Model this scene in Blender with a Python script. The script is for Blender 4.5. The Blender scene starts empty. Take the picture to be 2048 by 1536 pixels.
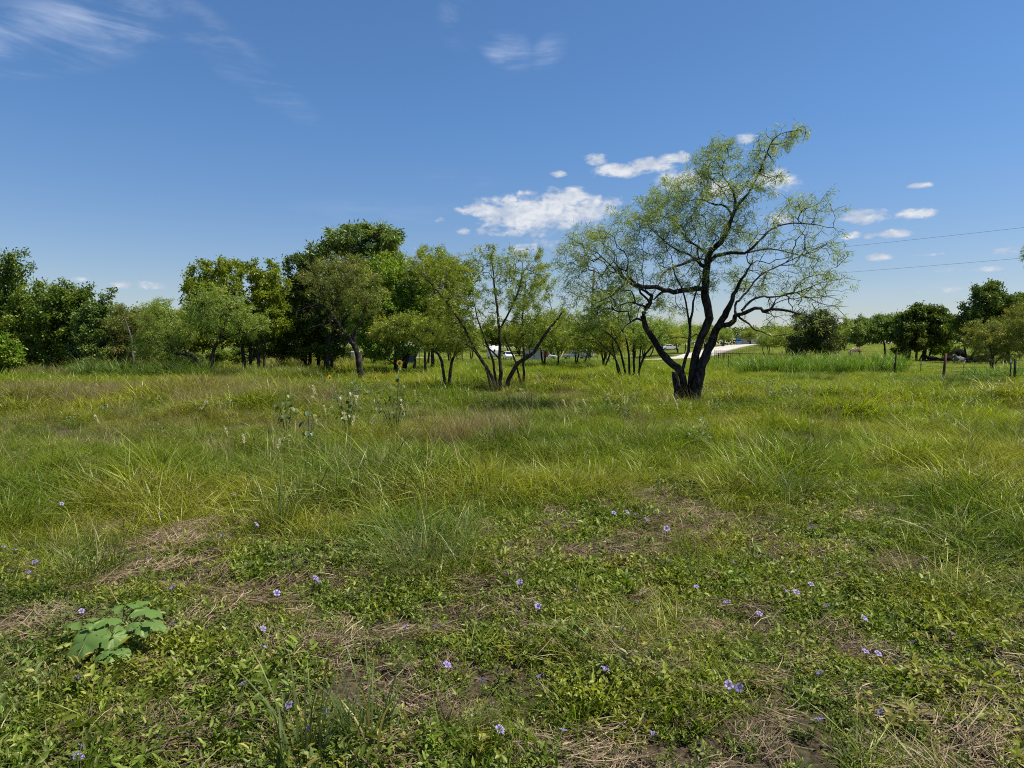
import bpy, math, random
import numpy as np
from mathutils import Vector, Matrix
R = math.radians
rng = np.random.default_rng(11)
random.seed(5)
scene = bpy.context.scene
COL = scene.collection

# ------------------------------------------------------------------ camera
F, CX, CY, HOR = 1361.0, 1024.0, 768.0, 695.0        # photo pixels (2048 x 1536)
PITCH = math.atan((CY - HOR) / F)
EYE = 1.6
cam_d = bpy.data.cameras.new('camera')
cam = bpy.data.objects.new('camera', cam_d); COL.objects.link(cam)
cam.location = (0, 0, EYE); cam.rotation_euler = (math.pi/2 - PITCH, 0, 0)
cam_d.sensor_fit = 'HORIZONTAL'; cam_d.sensor_width = 36.0
cam_d.lens = 36.0 * F / 2048.0
cam_d.clip_start = 0.05; cam_d.clip_end = 9000
scene.camera = cam

# ------------------------------------------------------------------ light
SUN_AZ, SUN_EL = 92.0, 61.0          # degrees clockwise from the view direction (+Y), above the horizon
SKY_STRENGTH = 0.078
world = bpy.data.worlds.new('World'); scene.world = world; world.use_nodes = True
scene.view_settings.view_transform = 'Standard'; scene.view_settings.look = 'None'
scene.view_settings.gamma = 1.0; scene.view_settings.use_curve_mapping = False
scene.view_settings.exposure = 0.68
sun_d = bpy.data.lights.new('sun', 'SUN'); sun_d.energy = 4.5; sun_d.angle = R(0.53); sun_d.color = (1.0, 0.93, 0.82)
sun = bpy.data.objects.new('sun', sun_d); COL.objects.link(sun)
sdir = Vector((math.sin(R(SUN_AZ))*math.cos(R(SUN_EL)), math.cos(R(SUN_AZ))*math.cos(R(SUN_EL)), math.sin(R(SUN_EL))))
sun.rotation_euler = sdir.to_track_quat('Z', 'Y').to_euler()
sun.location = (20, 10, 40)
cy = scene.cycles
cy.use_denoising = False; cy.pixel_filter_type = 'BLACKMAN_HARRIS'; cy.filter_width = 1.05
cy.max_bounces = 4; cy.diffuse_bounces = 2; cy.glossy_bounces = 1; cy.transmission_bounces = 3; cy.transparent_max_bounces = 4
cy.use_adaptive_sampling = False
cy.sample_clamp_indirect = 4.0

class NT:
    """small helper for node trees"""
    def __init__(s, tree): s.t = tree; s.n = tree.nodes; s.l = tree.links
    def node(s, typ, **kw):
        n = s.n.new(typ)
        for k, v in kw.items(): setattr(n, k, v)
        return n
    def set(s, sock, v):
        if isinstance(v, bpy.types.NodeSocket): s.l.new(v, sock)
        elif v is not None: sock.default_value = v
    def m(s, op, a, b=None, c=None, clamp=False):
        n = s.node('ShaderNodeMath', operation=op, use_clamp=clamp)
        s.set(n.inputs[0], a); s.set(n.inputs[1], b); s.set(n.inputs[2], c)
        return n.outputs[0]
    def mixc(s, f, a, b, blend='MIX'):
        n = s.node('ShaderNodeMix', data_type='RGBA', blend_type=blend)
        s.set(n.inputs[0], f)
        s.set(n.inputs[6], a if isinstance(a, bpy.types.NodeSocket) else (*a, 1)[:4])
        s.set(n.inputs[7], b if isinstance(b, bpy.types.NodeSocket) else (*b, 1)[:4])
        return n.outputs[2]
    def noise(s, vec, scale, detail=4, rough=0.55, dist=0.0):
        n = s.node('ShaderNodeTexNoise')
        s.set(n.inputs['Vector'], vec); n.inputs['Scale'].default_value = scale
        n.inputs['Detail'].default_value = detail; n.inputs['Roughness'].default_value = rough
        n.inputs['Distortion'].default_value = dist
        return n.outputs['Fac']
    def ramp(s, f, lo, hi, a=0.0, b=1.0):
        n = s.node('ShaderNodeMapRange', interpolation_type='SMOOTHSTEP')
        s.set(n.inputs['Value'], f); s.set(n.inputs['From Min'], lo); s.set(n.inputs['From Max'], hi)
        s.set(n.inputs['To Min'], a); s.set(n.inputs['To Max'], b)
        return n.outputs[0]

def ray(u, v):
    x = (u - CX)/F; yc = -(v - CY)/F
    c, s = math.cos(PITCH), math.sin(PITCH)
    return Vector((x, c + s*yc, -s + c*yc))
def at(u, v, Y):
    r = ray(u, v); return Vector((0, 0, EYE)) + r*(Y/r.y)

def build_world():
    T = NT(world.node_tree); T.n.clear()
    out = T.node('ShaderNodeOutputWorld'); bg = T.node('ShaderNodeBackground')
    sky = T.node('ShaderNodeTexSky'); sky.sky_type = 'NISHITA'; sky.sun_disc = False
    sky.sun_elevation = R(SUN_EL); sky.sun_rotation = R(SUN_AZ)
    sky.air_density = 1.0; sky.dust_density = 0.25; sky.ozone_density = 1.0; sky.altitude = 150
    co = T.node('ShaderNodeTexCoord'); sep = T.node('ShaderNodeSeparateXYZ'); T.l.new(co.outputs['Generated'], sep.inputs[0])
    az = T.m('ARCTAN2', sep.outputs[0], sep.outputs[1]); el = T.m('ARCSINE', sep.outputs[2])
    cmb = T.node('ShaderNodeCombineXYZ'); T.set(cmb.inputs[0], az); T.set(cmb.inputs[1], T.m('MULTIPLY', el, 1.7))
    q = cmb.outputs[0]
    def dirn(u, v):
        r = ray(u, v).normalized(); return math.atan2(r.x, r.y), math.asin(r.z)
    # cumulus: sky directions of single clouds (centre and half sizes), weight
    cl = [(1075,430,115,38,1.25),(1130,402,44,25,1.3),(1185,416,58,20,1.15),(985,424,60,15,1.15),(1060,464,100,11,.45),(1060,496,80,14,.3),
          (1240,342,55,13,1),(1305,330,48,15,1),(1350,318,36,12,.9),(1190,320,24,11,.95),(1117,349,14,6,.7),(1490,279,18,10,.95),(1058,386,26,6,.75),
          (1365,362,50,20,1),(1440,382,60,20,.8),(1555,362,44,26,1),(1560,440,30,12,.7),(1735,434,48,16,1),(1826,430,42,11,.95),(1703,472,19,8,.9),(1785,468,36,9,.95),(1745,471,16,6,.6),
          (1756,514,25,7,.85),(1839,372,25,6,.85),(2015,503,26,9,.8),(1868,509,30,5,.55),(1920,540,70,5,.45),(1960,540,40,6,.5),(1890,579,60,6,.4),(270,572,44,9,.6),(165,560,22,6,.5),
          (928,463,15,7,.8),(880,441,10,5,.4),(1640,345,0,0,0)]
    E = None
    for (u, v, ru, rv, w) in cl:
        if not ru: continue
        a, e = dirn(u, v); k = math.cos(a)**2/F
        dx = T.m('MULTIPLY', T.m('SUBTRACT', az, a), 1/(ru*k)); dy = T.m('MULTIPLY', T.m('SUBTRACT', el, e), 1/(rv/F*math.cos(a)))
        low = T.m('MULTIPLY', T.m('MINIMUM', dy, 0.0), 0.7)          # flatter undersides
        d2 = T.m('ADD', T.m('MULTIPLY', dx, dx), T.m('MULTIPLY_ADD', dy, dy, T.m('MULTIPLY', low, low)))
        e1 = T.m('MULTIPLY', T.m('SUBTRACT', 1.0, T.m('MULTIPLY', d2, .66)), w)
        E = e1 if E is None else T.m('SMOOTH_MAX', E, e1, 0.25)
    # the same sparse field of small clouds all round the horizon, outside the picture too
    gen = T.noise(q, 7.0, 3, 0.5)
    band = T.m('MULTIPLY', T.ramp(el, 0.03, 0.1), T.ramp(el, 0.45, 0.2))
    outside = T.ramp(T.m('ABSOLUTE', az), 0.72, 0.85)
    g1 = T.m('MULTIPLY', T.m('MULTIPLY', T.m('SUBTRACT', gen, 0.6), 7.0), T.m('MULTIPLY', band, outside))
    E = T.m('MAXIMUM', T.m('MAXIMUM', E, -1.0), T.m('SUBTRACT', g1, T.m('SUBTRACT', 1.0, T.m('MULTIPLY', outside, band))))
    fb = T.m('MULTIPLY_ADD', T.noise(q, 100, 4, .55, .3), .3, T.m('MULTIPLY', T.noise(q, 34, 5, 0.55, 0.4), .7)); fb2 = T.noise(q, 11, 3, 0.5)
    dens = T.m('ADD', E, T.m('MULTIPLY_ADD', T.m('SUBTRACT', fb, 0.5), 3.8, T.m('MULTIPLY', T.m('SUBTRACT', fb2, 0.5), 1.0)))
    mask = T.ramp(dens, 0.0, 0.95)
    cloud_shade = T.ramp(T.m('ADD', dens, T.m('MULTIPLY', T.m('SUBTRACT', T.noise(q, 26, 5, .6), .5), 5.0)), 0.1, 1.9)
    # thin high cirrus, streaked
    cq = T.node('ShaderNodeMapping'); T.l.new(q, cq.inputs[0]); cq.inputs['Rotation'].default_value = (0, 0, R(-22)); cq.inputs['Scale'].default_value = (.35, 1.0, 1.0)
    wisp = T.ramp(T.m('ADD', T.noise(cq.outputs[0], 17, 7, .62, .55), T.m('MULTIPLY', T.m('SUBTRACT', fb2, .5), .5)), .40, .84)
    ci = None
    for (u, v, ru, rv, ang, w) in [(90,75,240,62,R(17),.62),(200,40,170,46,R(20),.45),(450,100,230,45,R(-32),.3),(940,20,80,60,R(40),.42),(1012,95,70,42,R(-25),.6),(1097,102,50,32,R(30),.45),(900,360,120,24,R(-5),.2),(720,430,260,40,R(4),.12),(1750,590,330,22,R(2),.18)]:
        a, e = dirn(u, v); du = T.m('SUBTRACT', az, a); dv = T.m('SUBTRACT', el, e); ca, sa = math.cos(ang), math.sin(ang)
        px = T.m('MULTIPLY_ADD', du, ca*F/ru, T.m('MULTIPLY', dv, sa*F/ru)); ry = T.m('MULTIPLY_ADD', du, -sa*F/rv, T.m('MULTIPLY', dv, ca*F/rv))
        f = T.ramp(T.m('MULTIPLY_ADD', px, px, T.m('MULTIPLY', ry, ry)), 1.0, 0.0, 0.0, w)
        ci = f if ci is None else T.m('MAXIMUM', ci, f)
    ci = T.m('MULTIPLY', ci, wisp)
    # cloud brightness relative to the sky light; grey shading painted in from density noise
    cc = T.mixc(cloud_shade, (4.3, 4.8, 5.7), (7.0, 7.1, 7.2))
    tn = T.node('ShaderNodeVectorMath', operation='MULTIPLY'); T.l.new(sky.outputs[0], tn.inputs[0]); tnc = T.mixc(T.ramp(el, .0, .34), (.69, .70, .80), (.54, .785, 1.03)); T.l.new(tnc, tn.inputs[1])   # clear dry air above, paler low down
    s1 = T.mixc(ci, tn.outputs[0], (5.2, 5.9, 7.4))
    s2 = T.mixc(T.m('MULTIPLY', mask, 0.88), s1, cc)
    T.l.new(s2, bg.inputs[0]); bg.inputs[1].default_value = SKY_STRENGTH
    T.l.new(bg.outputs[0], out.inputs[0])
    world.cycles.sampling_method = 'MANUAL'; world.cycles.sample_map_resolution = 512
build_world()

# ------------------------------------------------------------------ terrain
def S(a, b, x):
    t = np.clip((np.asarray(x, float) - a)/(b - a), 0, 1); return t*t*(3 - 2*t)
_perm = np.random.default_rng(3).random((256, 256))
def vnoise(x, y):
    x = np.asarray(x, float); y = np.asarray(y, float)
    xi = np.floor(x).astype(int); yi = np.floor(y).astype(int); fx = x - xi; fy = y - yi
    fx = fx*fx*(3 - 2*fx); fy = fy*fy*(3 - 2*fy)
    g = lambda i, j: _perm[i & 255, j & 255]
    return (g(xi, yi)*(1-fx) + g(xi+1, yi)*fx)*(1-fy) + (g(xi, yi+1)*(1-fx) + g(xi+1, yi+1)*fx)*fy
def fbm(x, y, o=3):
    s = 0; a = 1; t = 0
    for k in range(o): s = s + a*vnoise(x*2**k + 17*k, y*2**k + 31*k); t += a; a *= .5
    return s/t
def H(x, y):
    x = np.asarray(x, float); y = np.asarray(y, float)
    yy = np.maximum(y, 1.0); u = CX + F*x/yy
    r = np.hypot(x, y)
    dip = -1.6*S(60, 140, r)*np.exp(-((u - 1080)/230)**2)*(y > 0)
    rise = 2.6*S(110, 240, r)
    small = 0.10*(fbm(x*.45, y*.45, 2) - .5)*S(60, 8, r) + (.34*(fbm(x*.55 + 20, y*.55 + 8, 2) - .5) + .25*(fbm(x*.16 + 3, y*.16, 2) - .5))*S(4.5, 8, r)*S(46, 26, r) + .5*(fbm(x*.02+5, y*.02, 2) - .5)*S(25, 90, r)*S(140, 60, r)*0.5
    return dip + rise + small
def Hf(x, y): return float(H(x, y))
def ground(u, v):
    r = ray(u, v); t = 10.0
    lo, hi = 0.5, 900.0
    n = 4000
    ts = np.exp(np.linspace(math.log(lo), math.log(hi), n))
    zz = EYE + r.z*ts - H(r.x*ts, r.y*ts)
    k = np.argmax(zz < 0)
    t = ts[k] if zz[k] < 0 else 300
    return Vector((r.x*t, r.y*t, Hf(r.x*t, r.y*t)))
def gnd(u, Y):
    r = ray(u, HOR); x = r.x*Y/r.y
    return Vector((x, Y, Hf(x, Y)))

# ------------------------------------------------------------------ materials
def new_mat(name):
    m = bpy.data.materials.new(name); m.use_nodes = True
    T = NT(m.node_tree); T.n.clear()
    out = T.node('ShaderNodeOutputMaterial')
    return m, T, out
def mat(name, col, rough=0.7, metal=0.0, var=0.15, scale=6.0, bump=0.0, bscale=30, spec=0.4):
    m, T, out = new_mat(name)
    p = T.node('ShaderNodeBsdfPrincipled'); co = T.node('ShaderNodeTexCoord').outputs['Object']
    n = T.noise(co, scale, 5)
    c = T.mixc(T.ramp(n, .3, .7), [max(0, c*(1 - var)) for c in col], [min(1, c*(1 + var)) for c in col])
    T.l.new(c, p.inputs['Base Color']); p.inputs['Roughness'].default_value = rough
    p.inputs['Metallic'].default_value = metal; p.inputs['Specular IOR Level'].default_value = spec
    if bump:
        b = T.node('ShaderNodeBump'); b.inputs['Strength'].default_value = bump; b.inputs['Distance'].default_value = .02
        T.l.new(T.noise(co, bscale, 6, .65), b.inputs['Height']); T.l.new(b.outputs[0], p.inputs['Normal'])
    T.l.new(p.outputs[0], out.inputs[0]); return m
def leafy(name, ca, cb, cc=None, trans=0.42, gloss=0.05, rough=.45, attr='tint', atype='GEOMETRY', var='var'):
    """leaf or blade: two sided diffuse + light coming through; colour runs ca..cb (..cc dry) with the piece's own tint"""
    m, T, out = new_mat(name)
    if atype == 'INSTANCER':
        a = T.node('ShaderNodeAttribute', attribute_type='INSTANCER', attribute_name='col').outputs['Color']
        b = T.node('ShaderNodeAttribute', attribute_type='GEOMETRY', attribute_name=var).outputs['Fac']
        br = T.m('MULTIPLY_ADD', T.m('POWER', b, 1.4), 1.5, 0.5)
        sc = T.node('ShaderNodeVectorMath', operation='SCALE'); T.l.new(a, sc.inputs[0]); T.l.new(br, sc.inputs['Scale'])
        c = T.mixc(T.ramp(b, .86, .93, 0, .75), sc.outputs[0], cc or (.30, .23, .12))
    else:
        t = T.node('ShaderNodeAttribute', attribute_type='GEOMETRY', attribute_name=attr).outputs['Fac']
        c = T.mixc(T.m('MULTIPLY', t, 1.0, clamp=True), ca, cb)
        if cc: c = T.mixc(T.ramp(t, .93, .98), c, cc)
    d = T.node('ShaderNodeBsdfDiffuse'); tr = T.node('ShaderNodeBsdfTranslucent'); g = T.node('ShaderNodeBsdfGlossy')
    T.l.new(c, d.inputs[0]); g.inputs['Roughness'].default_value = rough; g.inputs['Color'].default_value = (.62, .66, .42, 1)
    tc = T.node('ShaderNodeVectorMath', operation='MULTIPLY'); T.l.new(c, tc.inputs[0]); tc.inputs[1].default_value = (1.25, 1.3, .5)
    T.l.new(tc.outputs[0], tr.inputs[0])
    m1 = T.node('ShaderNodeMixShader'); m1.inputs[0].default_value = trans; T.l.new(d.outputs[0], m1.inputs[1]); T.l.new(tr.outputs[0], m1.inputs[2])
    m2 = T.node('ShaderNodeMixShader'); m2.inputs[0].default_value = gloss; T.l.new(m1.outputs[0], m2.inputs[1]); T.l.new(g.outputs[0], m2.inputs[2])
    T.l.new(m2.outputs[0], out.inputs[0]); return m
def bark_mat(name, a, b, scale=14):
    m, T, out = new_mat(name)
    p = T.node('ShaderNodeBsdfPrincipled'); co = T.node('ShaderNodeTexCoord').outputs['Object']
    mp = T.node('ShaderNodeMapping'); mp.inputs['Scale'].default_value = (1, 1, .35); T.l.new(co, mp.inputs[0])
    n = T.noise(mp.outputs[0], scale, 8, .7, .6); n2 = T.noise(co, 3, 4)
    c = T.mixc(T.ramp(T.m('ADD', n, T.m('MULTIPLY', T.m('SUBTRACT', n2, .5), .3)), .42, .72), a, b)
    T.l.new(c, p.inputs['Base Color']); p.inputs['Roughness'].default_value = .95; p.inputs['Specular IOR Level'].default_value = .15
    bp = T.node('ShaderNodeBump'); bp.inputs['Strength'].default_value = .9; bp.inputs['Distance'].default_value = .03
    T.l.new(n, bp.inputs['Height']); T.l.new(bp.outputs[0], p.inputs['Normal'])
    T.l.new(p.outputs[0], out.inputs[0]); return m

M = {}
M['bark_black'] = bark_mat('bark_black', (.014, .012, .010), (.10, .085, .072))
M['bark_brown'] = bark_mat('bark_brown', (.03, .024, .018), (.12, .095, .07))
M['bark_grey'] = bark_mat('bark_grey', (.07, .06, .05), (.24, .21, .18))
M['leaf_mesquite'] = leafy('leaf_mesquite', (0.186, 0.270, 0.056), (0.316, 0.382, 0.066), (0.446, 0.372, 0.094))
M['leaf_mesquite_yellow'] = leafy('leaf_mesquite_yellow', (0.179, 0.244, 0.036), (0.309, 0.341, 0.043), (0.406, 0.309, 0.065))
M['leaf_mesquite_olive'] = leafy('leaf_mesquite_olive', (0.146, 0.175, 0.040), (0.264, 0.264, 0.054), (0.371, 0.272, 0.097))
M['leaf_mesquite_pale'] = leafy('leaf_mesquite_pale', (.22, .29, .11), (.31, .37, .12), (.38, .36, .14), trans=.45)
M['leaf_dark'] = leafy('leaf_dark', (0.058, 0.097, 0.020), (0.131, 0.179, 0.030), (0.207, 0.207, 0.041), trans=.4, gloss=.045)
M['leaf_elm'] = leafy('leaf_elm', (0.084, 0.136, 0.020), (0.180, 0.244, 0.034), (0.283, 0.258, 0.038), trans=.42, gloss=.045)
M['leaf_oak'] = leafy('leaf_oak', (0.144, 0.194, 0.018), (0.250, 0.294, 0.022), (0.312, 0.312, 0.025), trans=.4, gloss=.04)
M['leaf_bright'] = leafy('leaf_bright', (0.137, 0.233, 0.028), (0.258, 0.343, 0.038), (0.326, 0.343, 0.052), trans=.4, gloss=.04)
M['leaf_walnut'] = leafy('leaf_walnut', (0.106, 0.168, 0.047), (0.200, 0.264, 0.059), (0.274, 0.295, 0.064), trans=.42)
M['leaf_cedar'] = leafy('leaf_cedar', (.032, .05, .014), (.07, .09, .024), (.10, .10, .04), trans=.2)
M['grass'] = leafy('grass', None, None, (.30, .24, .12), trans=.42, gloss=.036, rough=.4, atype='INSTANCER')
M['forb'] = leafy('forb', None, None, (.30, .28, .08), trans=.38, gloss=.05, rough=.5, atype='INSTANCER')
M['straw'] = leafy('straw', None, None, (.34, .27, .18), trans=.2, gloss=.04, atype='INSTANCER')

def ground_mat():
    m, T, out = new_mat('meadow_soil')
    p = T.node('ShaderNodeBsdfPrincipled'); geo = T.node('ShaderNodeNewGeometry'); pos = geo.outputs['Position']
    sep = T.node('ShaderNodeSeparateXYZ'); T.l.new(pos, sep.inputs[0])
    n1 = T.noise(pos, 1.3, 6, .6); n2 = T.noise(pos, 34, 9, .78); n3 = T.noise(pos, .06, 4); n4 = T.noise(pos, .5, 5, .65)
    near = T.mixc(T.ramp(n2, .38, .66), (.040, .028, .017), (.20, .15, .098))
    near = T.mixc(T.ramp(n1, .48, .66, 0, .6), near, (.075, .085, .03))
    far = T.mixc(T.ramp(n4, .35, .65), (.085, .125, .022), (.15, .175, .035))
    far = T.mixc(T.ramp(n3, .5, .62, 0, .7), far, (.175, .155, .06))
    far = T.mixc(T.ramp(T.noise(pos, 3.0, 5, .7), .55, .75, 0, .55), far, (.055, .085, .018))
    f = T.ramp(sep.outputs[1], 16, 34)
    c = T.mixc(f, near, far)
    T.l.new(c, p.inputs['Base Color']); p.inputs['Roughness'].default_value = 1; p.inputs['Specular IOR Level'].default_value = .1
    b = T.node('ShaderNodeBump'); b.inputs['Strength'].default_value = 1.0; b.inputs['Distance'].default_value = .035
    T.l.new(n2, b.inputs['Height']); T.l.new(b.outputs[0], p.inputs['Normal'])
    T.l.new(p.outputs[0], out.inputs[0]); return m
M['ground'] = ground_mat()
def gravel_mat():
    m, T, out = new_mat('caliche_gravel')
    p = T.node('ShaderNodeBsdfPrincipled'); pos = T.node('ShaderNodeNewGeometry').outputs['Position']
    c = T.mixc(T.ramp(T.noise(pos, .8, 6, .7), .35, .7), (.40, .36, .31), (.55, .51, .45))
    c = T.mixc(T.ramp(T.noise(pos, 9, 4, .7), .55, .8, 0, .4), c, (.3, .27, .22))
    T.l.new(c, p.inputs['Base Color']); p.inputs['Roughness'].default_value = 1
    T.l.new(p.outputs[0], out.inputs[0]); return m
M['gravel'] = gravel_mat()

# ------------------------------------------------------------------ mesh helpers
def mesh_np(name, verts, faces, attrs=None, smooth=False, fattr=None):
    """faces: (M,3) or (M,4) int array, or a list of such arrays"""
    me = bpy.data.meshes.new(name)
    verts = np.asarray(verts, np.float32).reshape(-1, 3)
    if not isinstance(faces, list): faces = [faces]
    faces = [np.asarray(f, np.int32) for f in faces if len(f)]
    me.vertices.add(len(verts)); me.vertices.foreach_set('co', verts.ravel())
    idx = np.concatenate([f.ravel() for f in faces]); tot = np.concatenate([np.full(len(f), f.shape[1], np.int32) for f in faces])
    st = np.concatenate([[0], np.cumsum(tot)[:-1]]).astype(np.int32)
    me.loops.add(len(idx)); me.loops.foreach_set('vertex_index', idx)
    me.polygons.add(len(tot)); me.polygons.foreach_set('loop_start', st)
    me.polygons.foreach_set('loop_total', tot)
    if smooth: me.polygons.foreach_set('use_smooth', np.ones(len(tot), bool))
    for k, v in (attrs or {}).items():
        a = me.attributes.new(k, 'FLOAT', 'POINT'); a.data.foreach_set('value', np.asarray(v, np.float32))
    me.update(calc_edges=True); me.validate()
    return me
def obj(name, me, m=None, parent=None, loc=None, rot=None):
    o = bpy.data.objects.new(name, me); COL.objects.link(o)
    if m is not None:
        me.materials.clear(); me.materials.append(M[m] if isinstance(m, str) else m)
    if parent: o.parent = parent
    if loc is not None: o.location = loc
    if rot is not None: o.rotation_euler = rot
    return o
def tag(o, label, cat=None, group=None, kind=None):
    if label: o['label'] = label
    if cat: o['category'] = cat
    if group: o['group'] = group
    if kind: o['kind'] = kind
    return o
def thing(name, label, cat, loc=(0,0,0), rz=0, group=None):
    o = bpy.data.objects.new(name, None); COL.objects.link(o)
    o.location = loc; o.rotation_euler = (0, 0, rz); o.empty_display_size = .2
    return tag(o, label, cat, group)
def copy_tree(o, parent=None):
    c = o.copy(); COL.objects.link(c); c.parent = parent
    for ch in o.children: copy_tree(ch, c)
    return c
class MB:
    """collects simple solids into one mesh"""
    def __init__(s): s.v = []; s.f = []
    def add(s, vs, fs):
        k = len(s.v); s.v += [tuple(p) for p in vs]; s.f += [tuple(i + k for i in f) for f in fs]; return s
    def box(s, x0, x1, y0, y1, z0, z1):
        return s.add([(x, y, z) for z in (z0, z1) for y in (y0, y1) for x in (x0, x1)],
                     [(0,2,3,1),(4,5,7,6),(0,1,5,4),(2,6,7,3),(0,4,6,2),(1,3,7,5)])
    def prism(s, pts, y0, y1):
        n = len(pts)
        return s.add([(x, y0, z) for x, z in pts] + [(x, y1, z) for x, z in pts],
                     [tuple(range(n)), tuple(range(2*n - 1, n - 1, -1))] + [(i, i + n, (i + 1) % n + n, (i + 1) % n) for i in range(n)])
    def tube(s, pts, rads, n=8, cap=True):
        pts = [Vector(p) for p in pts]
        if not isinstance(rads, (list, tuple)): rads = [rads]*len(pts)
        vs = []; fs = []
        for i, p in enumerate(pts):
            t = (pts[min(i+1, len(pts)-1)] - pts[max(i-1, 0)]).normalized()
            a = t.cross(Vector((.31, .87, .12)) if abs(t.z) > .9 else Vector((0, 0, 1))).normalized(); b = t.cross(a)
            for k in range(n):
                w = 2*math.pi*k/n; vs.append(p + (a*math.cos(w) + b*math.sin(w))*rads[i])
        for i in range(len(pts) - 1):
            for k in range(n): fs.append((i*n + k, i*n + (k+1) % n, (i+1)*n + (k+1) % n, (i+1)*n + k))
        if cap: fs.append(tuple(range(n - 1, -1, -1))); fs.append(tuple(range((len(pts)-1)*n, len(pts)*n)))
        return s.add(vs, fs)
    def build(s, name, m=None, parent=None, bevel=0, smooth=False, **kw):
        me = bpy.data.meshes.new(name); me.from_pydata([tuple(v) for v in s.v], [], s.f); me.update()
        if smooth:
            for p in me.polygons: p.use_smooth = True
        o = obj(name, me, m, parent, **kw)
        if bevel:
            b = o.modifiers.new('bevel', 'BEVEL'); b.width = bevel; b.segments = 2; b.limit_method = 'ANGLE'; b.angle_limit = R(35)
        return o

# ------------------------------------------------------------------ ground sheet and road
def build_ground():
    rr = np.concatenate([np.linspace(0.0, 1.5, 4), np.linspace(1.8, 14, 70), np.linspace(14.5, 60, 90), np.linspace(62, 320, 90), np.geomspace(340, 7000, 26)])
    th = np.linspace(-math.pi, math.pi, 361)[:-1]
    th = np.sort(np.concatenate([th, np.linspace(-.85, .85, 200)]))
    rg, tg = np.meshgrid(rr[1:], th, indexing='ij')
    x = rg*np.sin(tg); y = rg*np.cos(tg); z = H(x, y)
    v = np.stack([x, y, z], -1).reshape(-1, 3); n = len(th); m = len(rr) - 1
    v = np.vstack([v, [[0, 0, float(H(0, 0))]]])
    i, j = np.meshgrid(np.arange(m - 1), np.arange(n), indexing='ij'); j2 = (j + 1) % n
    q = np.stack([i*n + j, i*n + j2, (i+1)*n + j2, (i+1)*n + j], -1).reshape(-1, 4)[:, ::-1]
    t = np.stack([np.full(n, len(v) - 1), np.arange(n), (np.arange(n) + 1) % n], -1)[:, ::-1]
    o = obj('ground', mesh_np('ground', v, [q, t], smooth=True), 'ground'); tag(o, None, kind='structure')
build_ground()

ROAD = [(-40, 136), (-12, 126), (6.6, 120), (16, 115), (22.7, 113.5), (28, 117), (33.5, 127), (39, 140), (45.5, 155), (54, 174), (64, 195), (76, 219), (88, 243), (112, 295)]
def crv(p, n):
    p = np.asarray(p, float); k = len(p); out = []
    for t in np.linspace(0, k - 1, n):
        i = min(int(t), k - 2); f = t - i
        a, b, c, d = p[max(i-1, 0)], p[i], p[i+1], p[min(i+2, k-1)]
        out.append(.5*((2*b) + (-a + c)*f + (2*a - 5*b + 4*c - d)*f*f + (-a + 3*b - 3*c + d)*f**3))
    return np.array(out)
def build_road():
    c = crv(ROAD, 160); t = np.gradient(c, axis=0); t /= np.linalg.norm(t, axis=1)[:, None]
    nr = np.stack([t[:, 1], -t[:, 0]], 1); W = 7
    vs = []
    for k in range(W):
        o = (k/(W-1) - .5)*7.4 + (.25*(fbm(np.arange(160)*.3, np.full(160, k*9.)) - .5)*2 if k in (0, W-1) else 0)
        p = c + nr*np.asarray(o).reshape(-1, 1) if np.ndim(o) else c + nr*o
        crown = .14*(1 - abs(k/(W-1) - .5)*2) + .03
        vs.append(np.stack([p[:, 0], p[:, 1], H(p[:, 0], p[:, 1]) + crown], 1))
    v = np.stack(vs, 1).reshape(-1, 3)
    i, j = np.meshgrid(np.arange(159), np.arange(W - 1), indexing='ij')
    q = np.stack([i*W + j, i*W + j + 1, (i+1)*W + j + 1, (i+1)*W + j], -1).reshape(-1, 4)
    # skirt down into the ground
    sk = []
    nv = len(v); v2 = np.vstack([v, v.reshape(160, W, 3)[:, 0] - [0, 0, .3], v.reshape(160, W, 3)[:, -1] - [0, 0, .3]])
    for a in range(159):
        sk.append((a*W, (a+1)*W, nv + a + 1, nv + a)); sk.append(((a+1)*W + W - 1, a*W + W - 1, nv + 160 + a, nv + 161 + a))
    o = obj('gravel_road', mesh_np('gravel_road', v2, [np.vstack([q[:, ::-1], np.array(sk)])], smooth=True), 'gravel')
    tag(o, None, kind='structure')
build_road()

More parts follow.
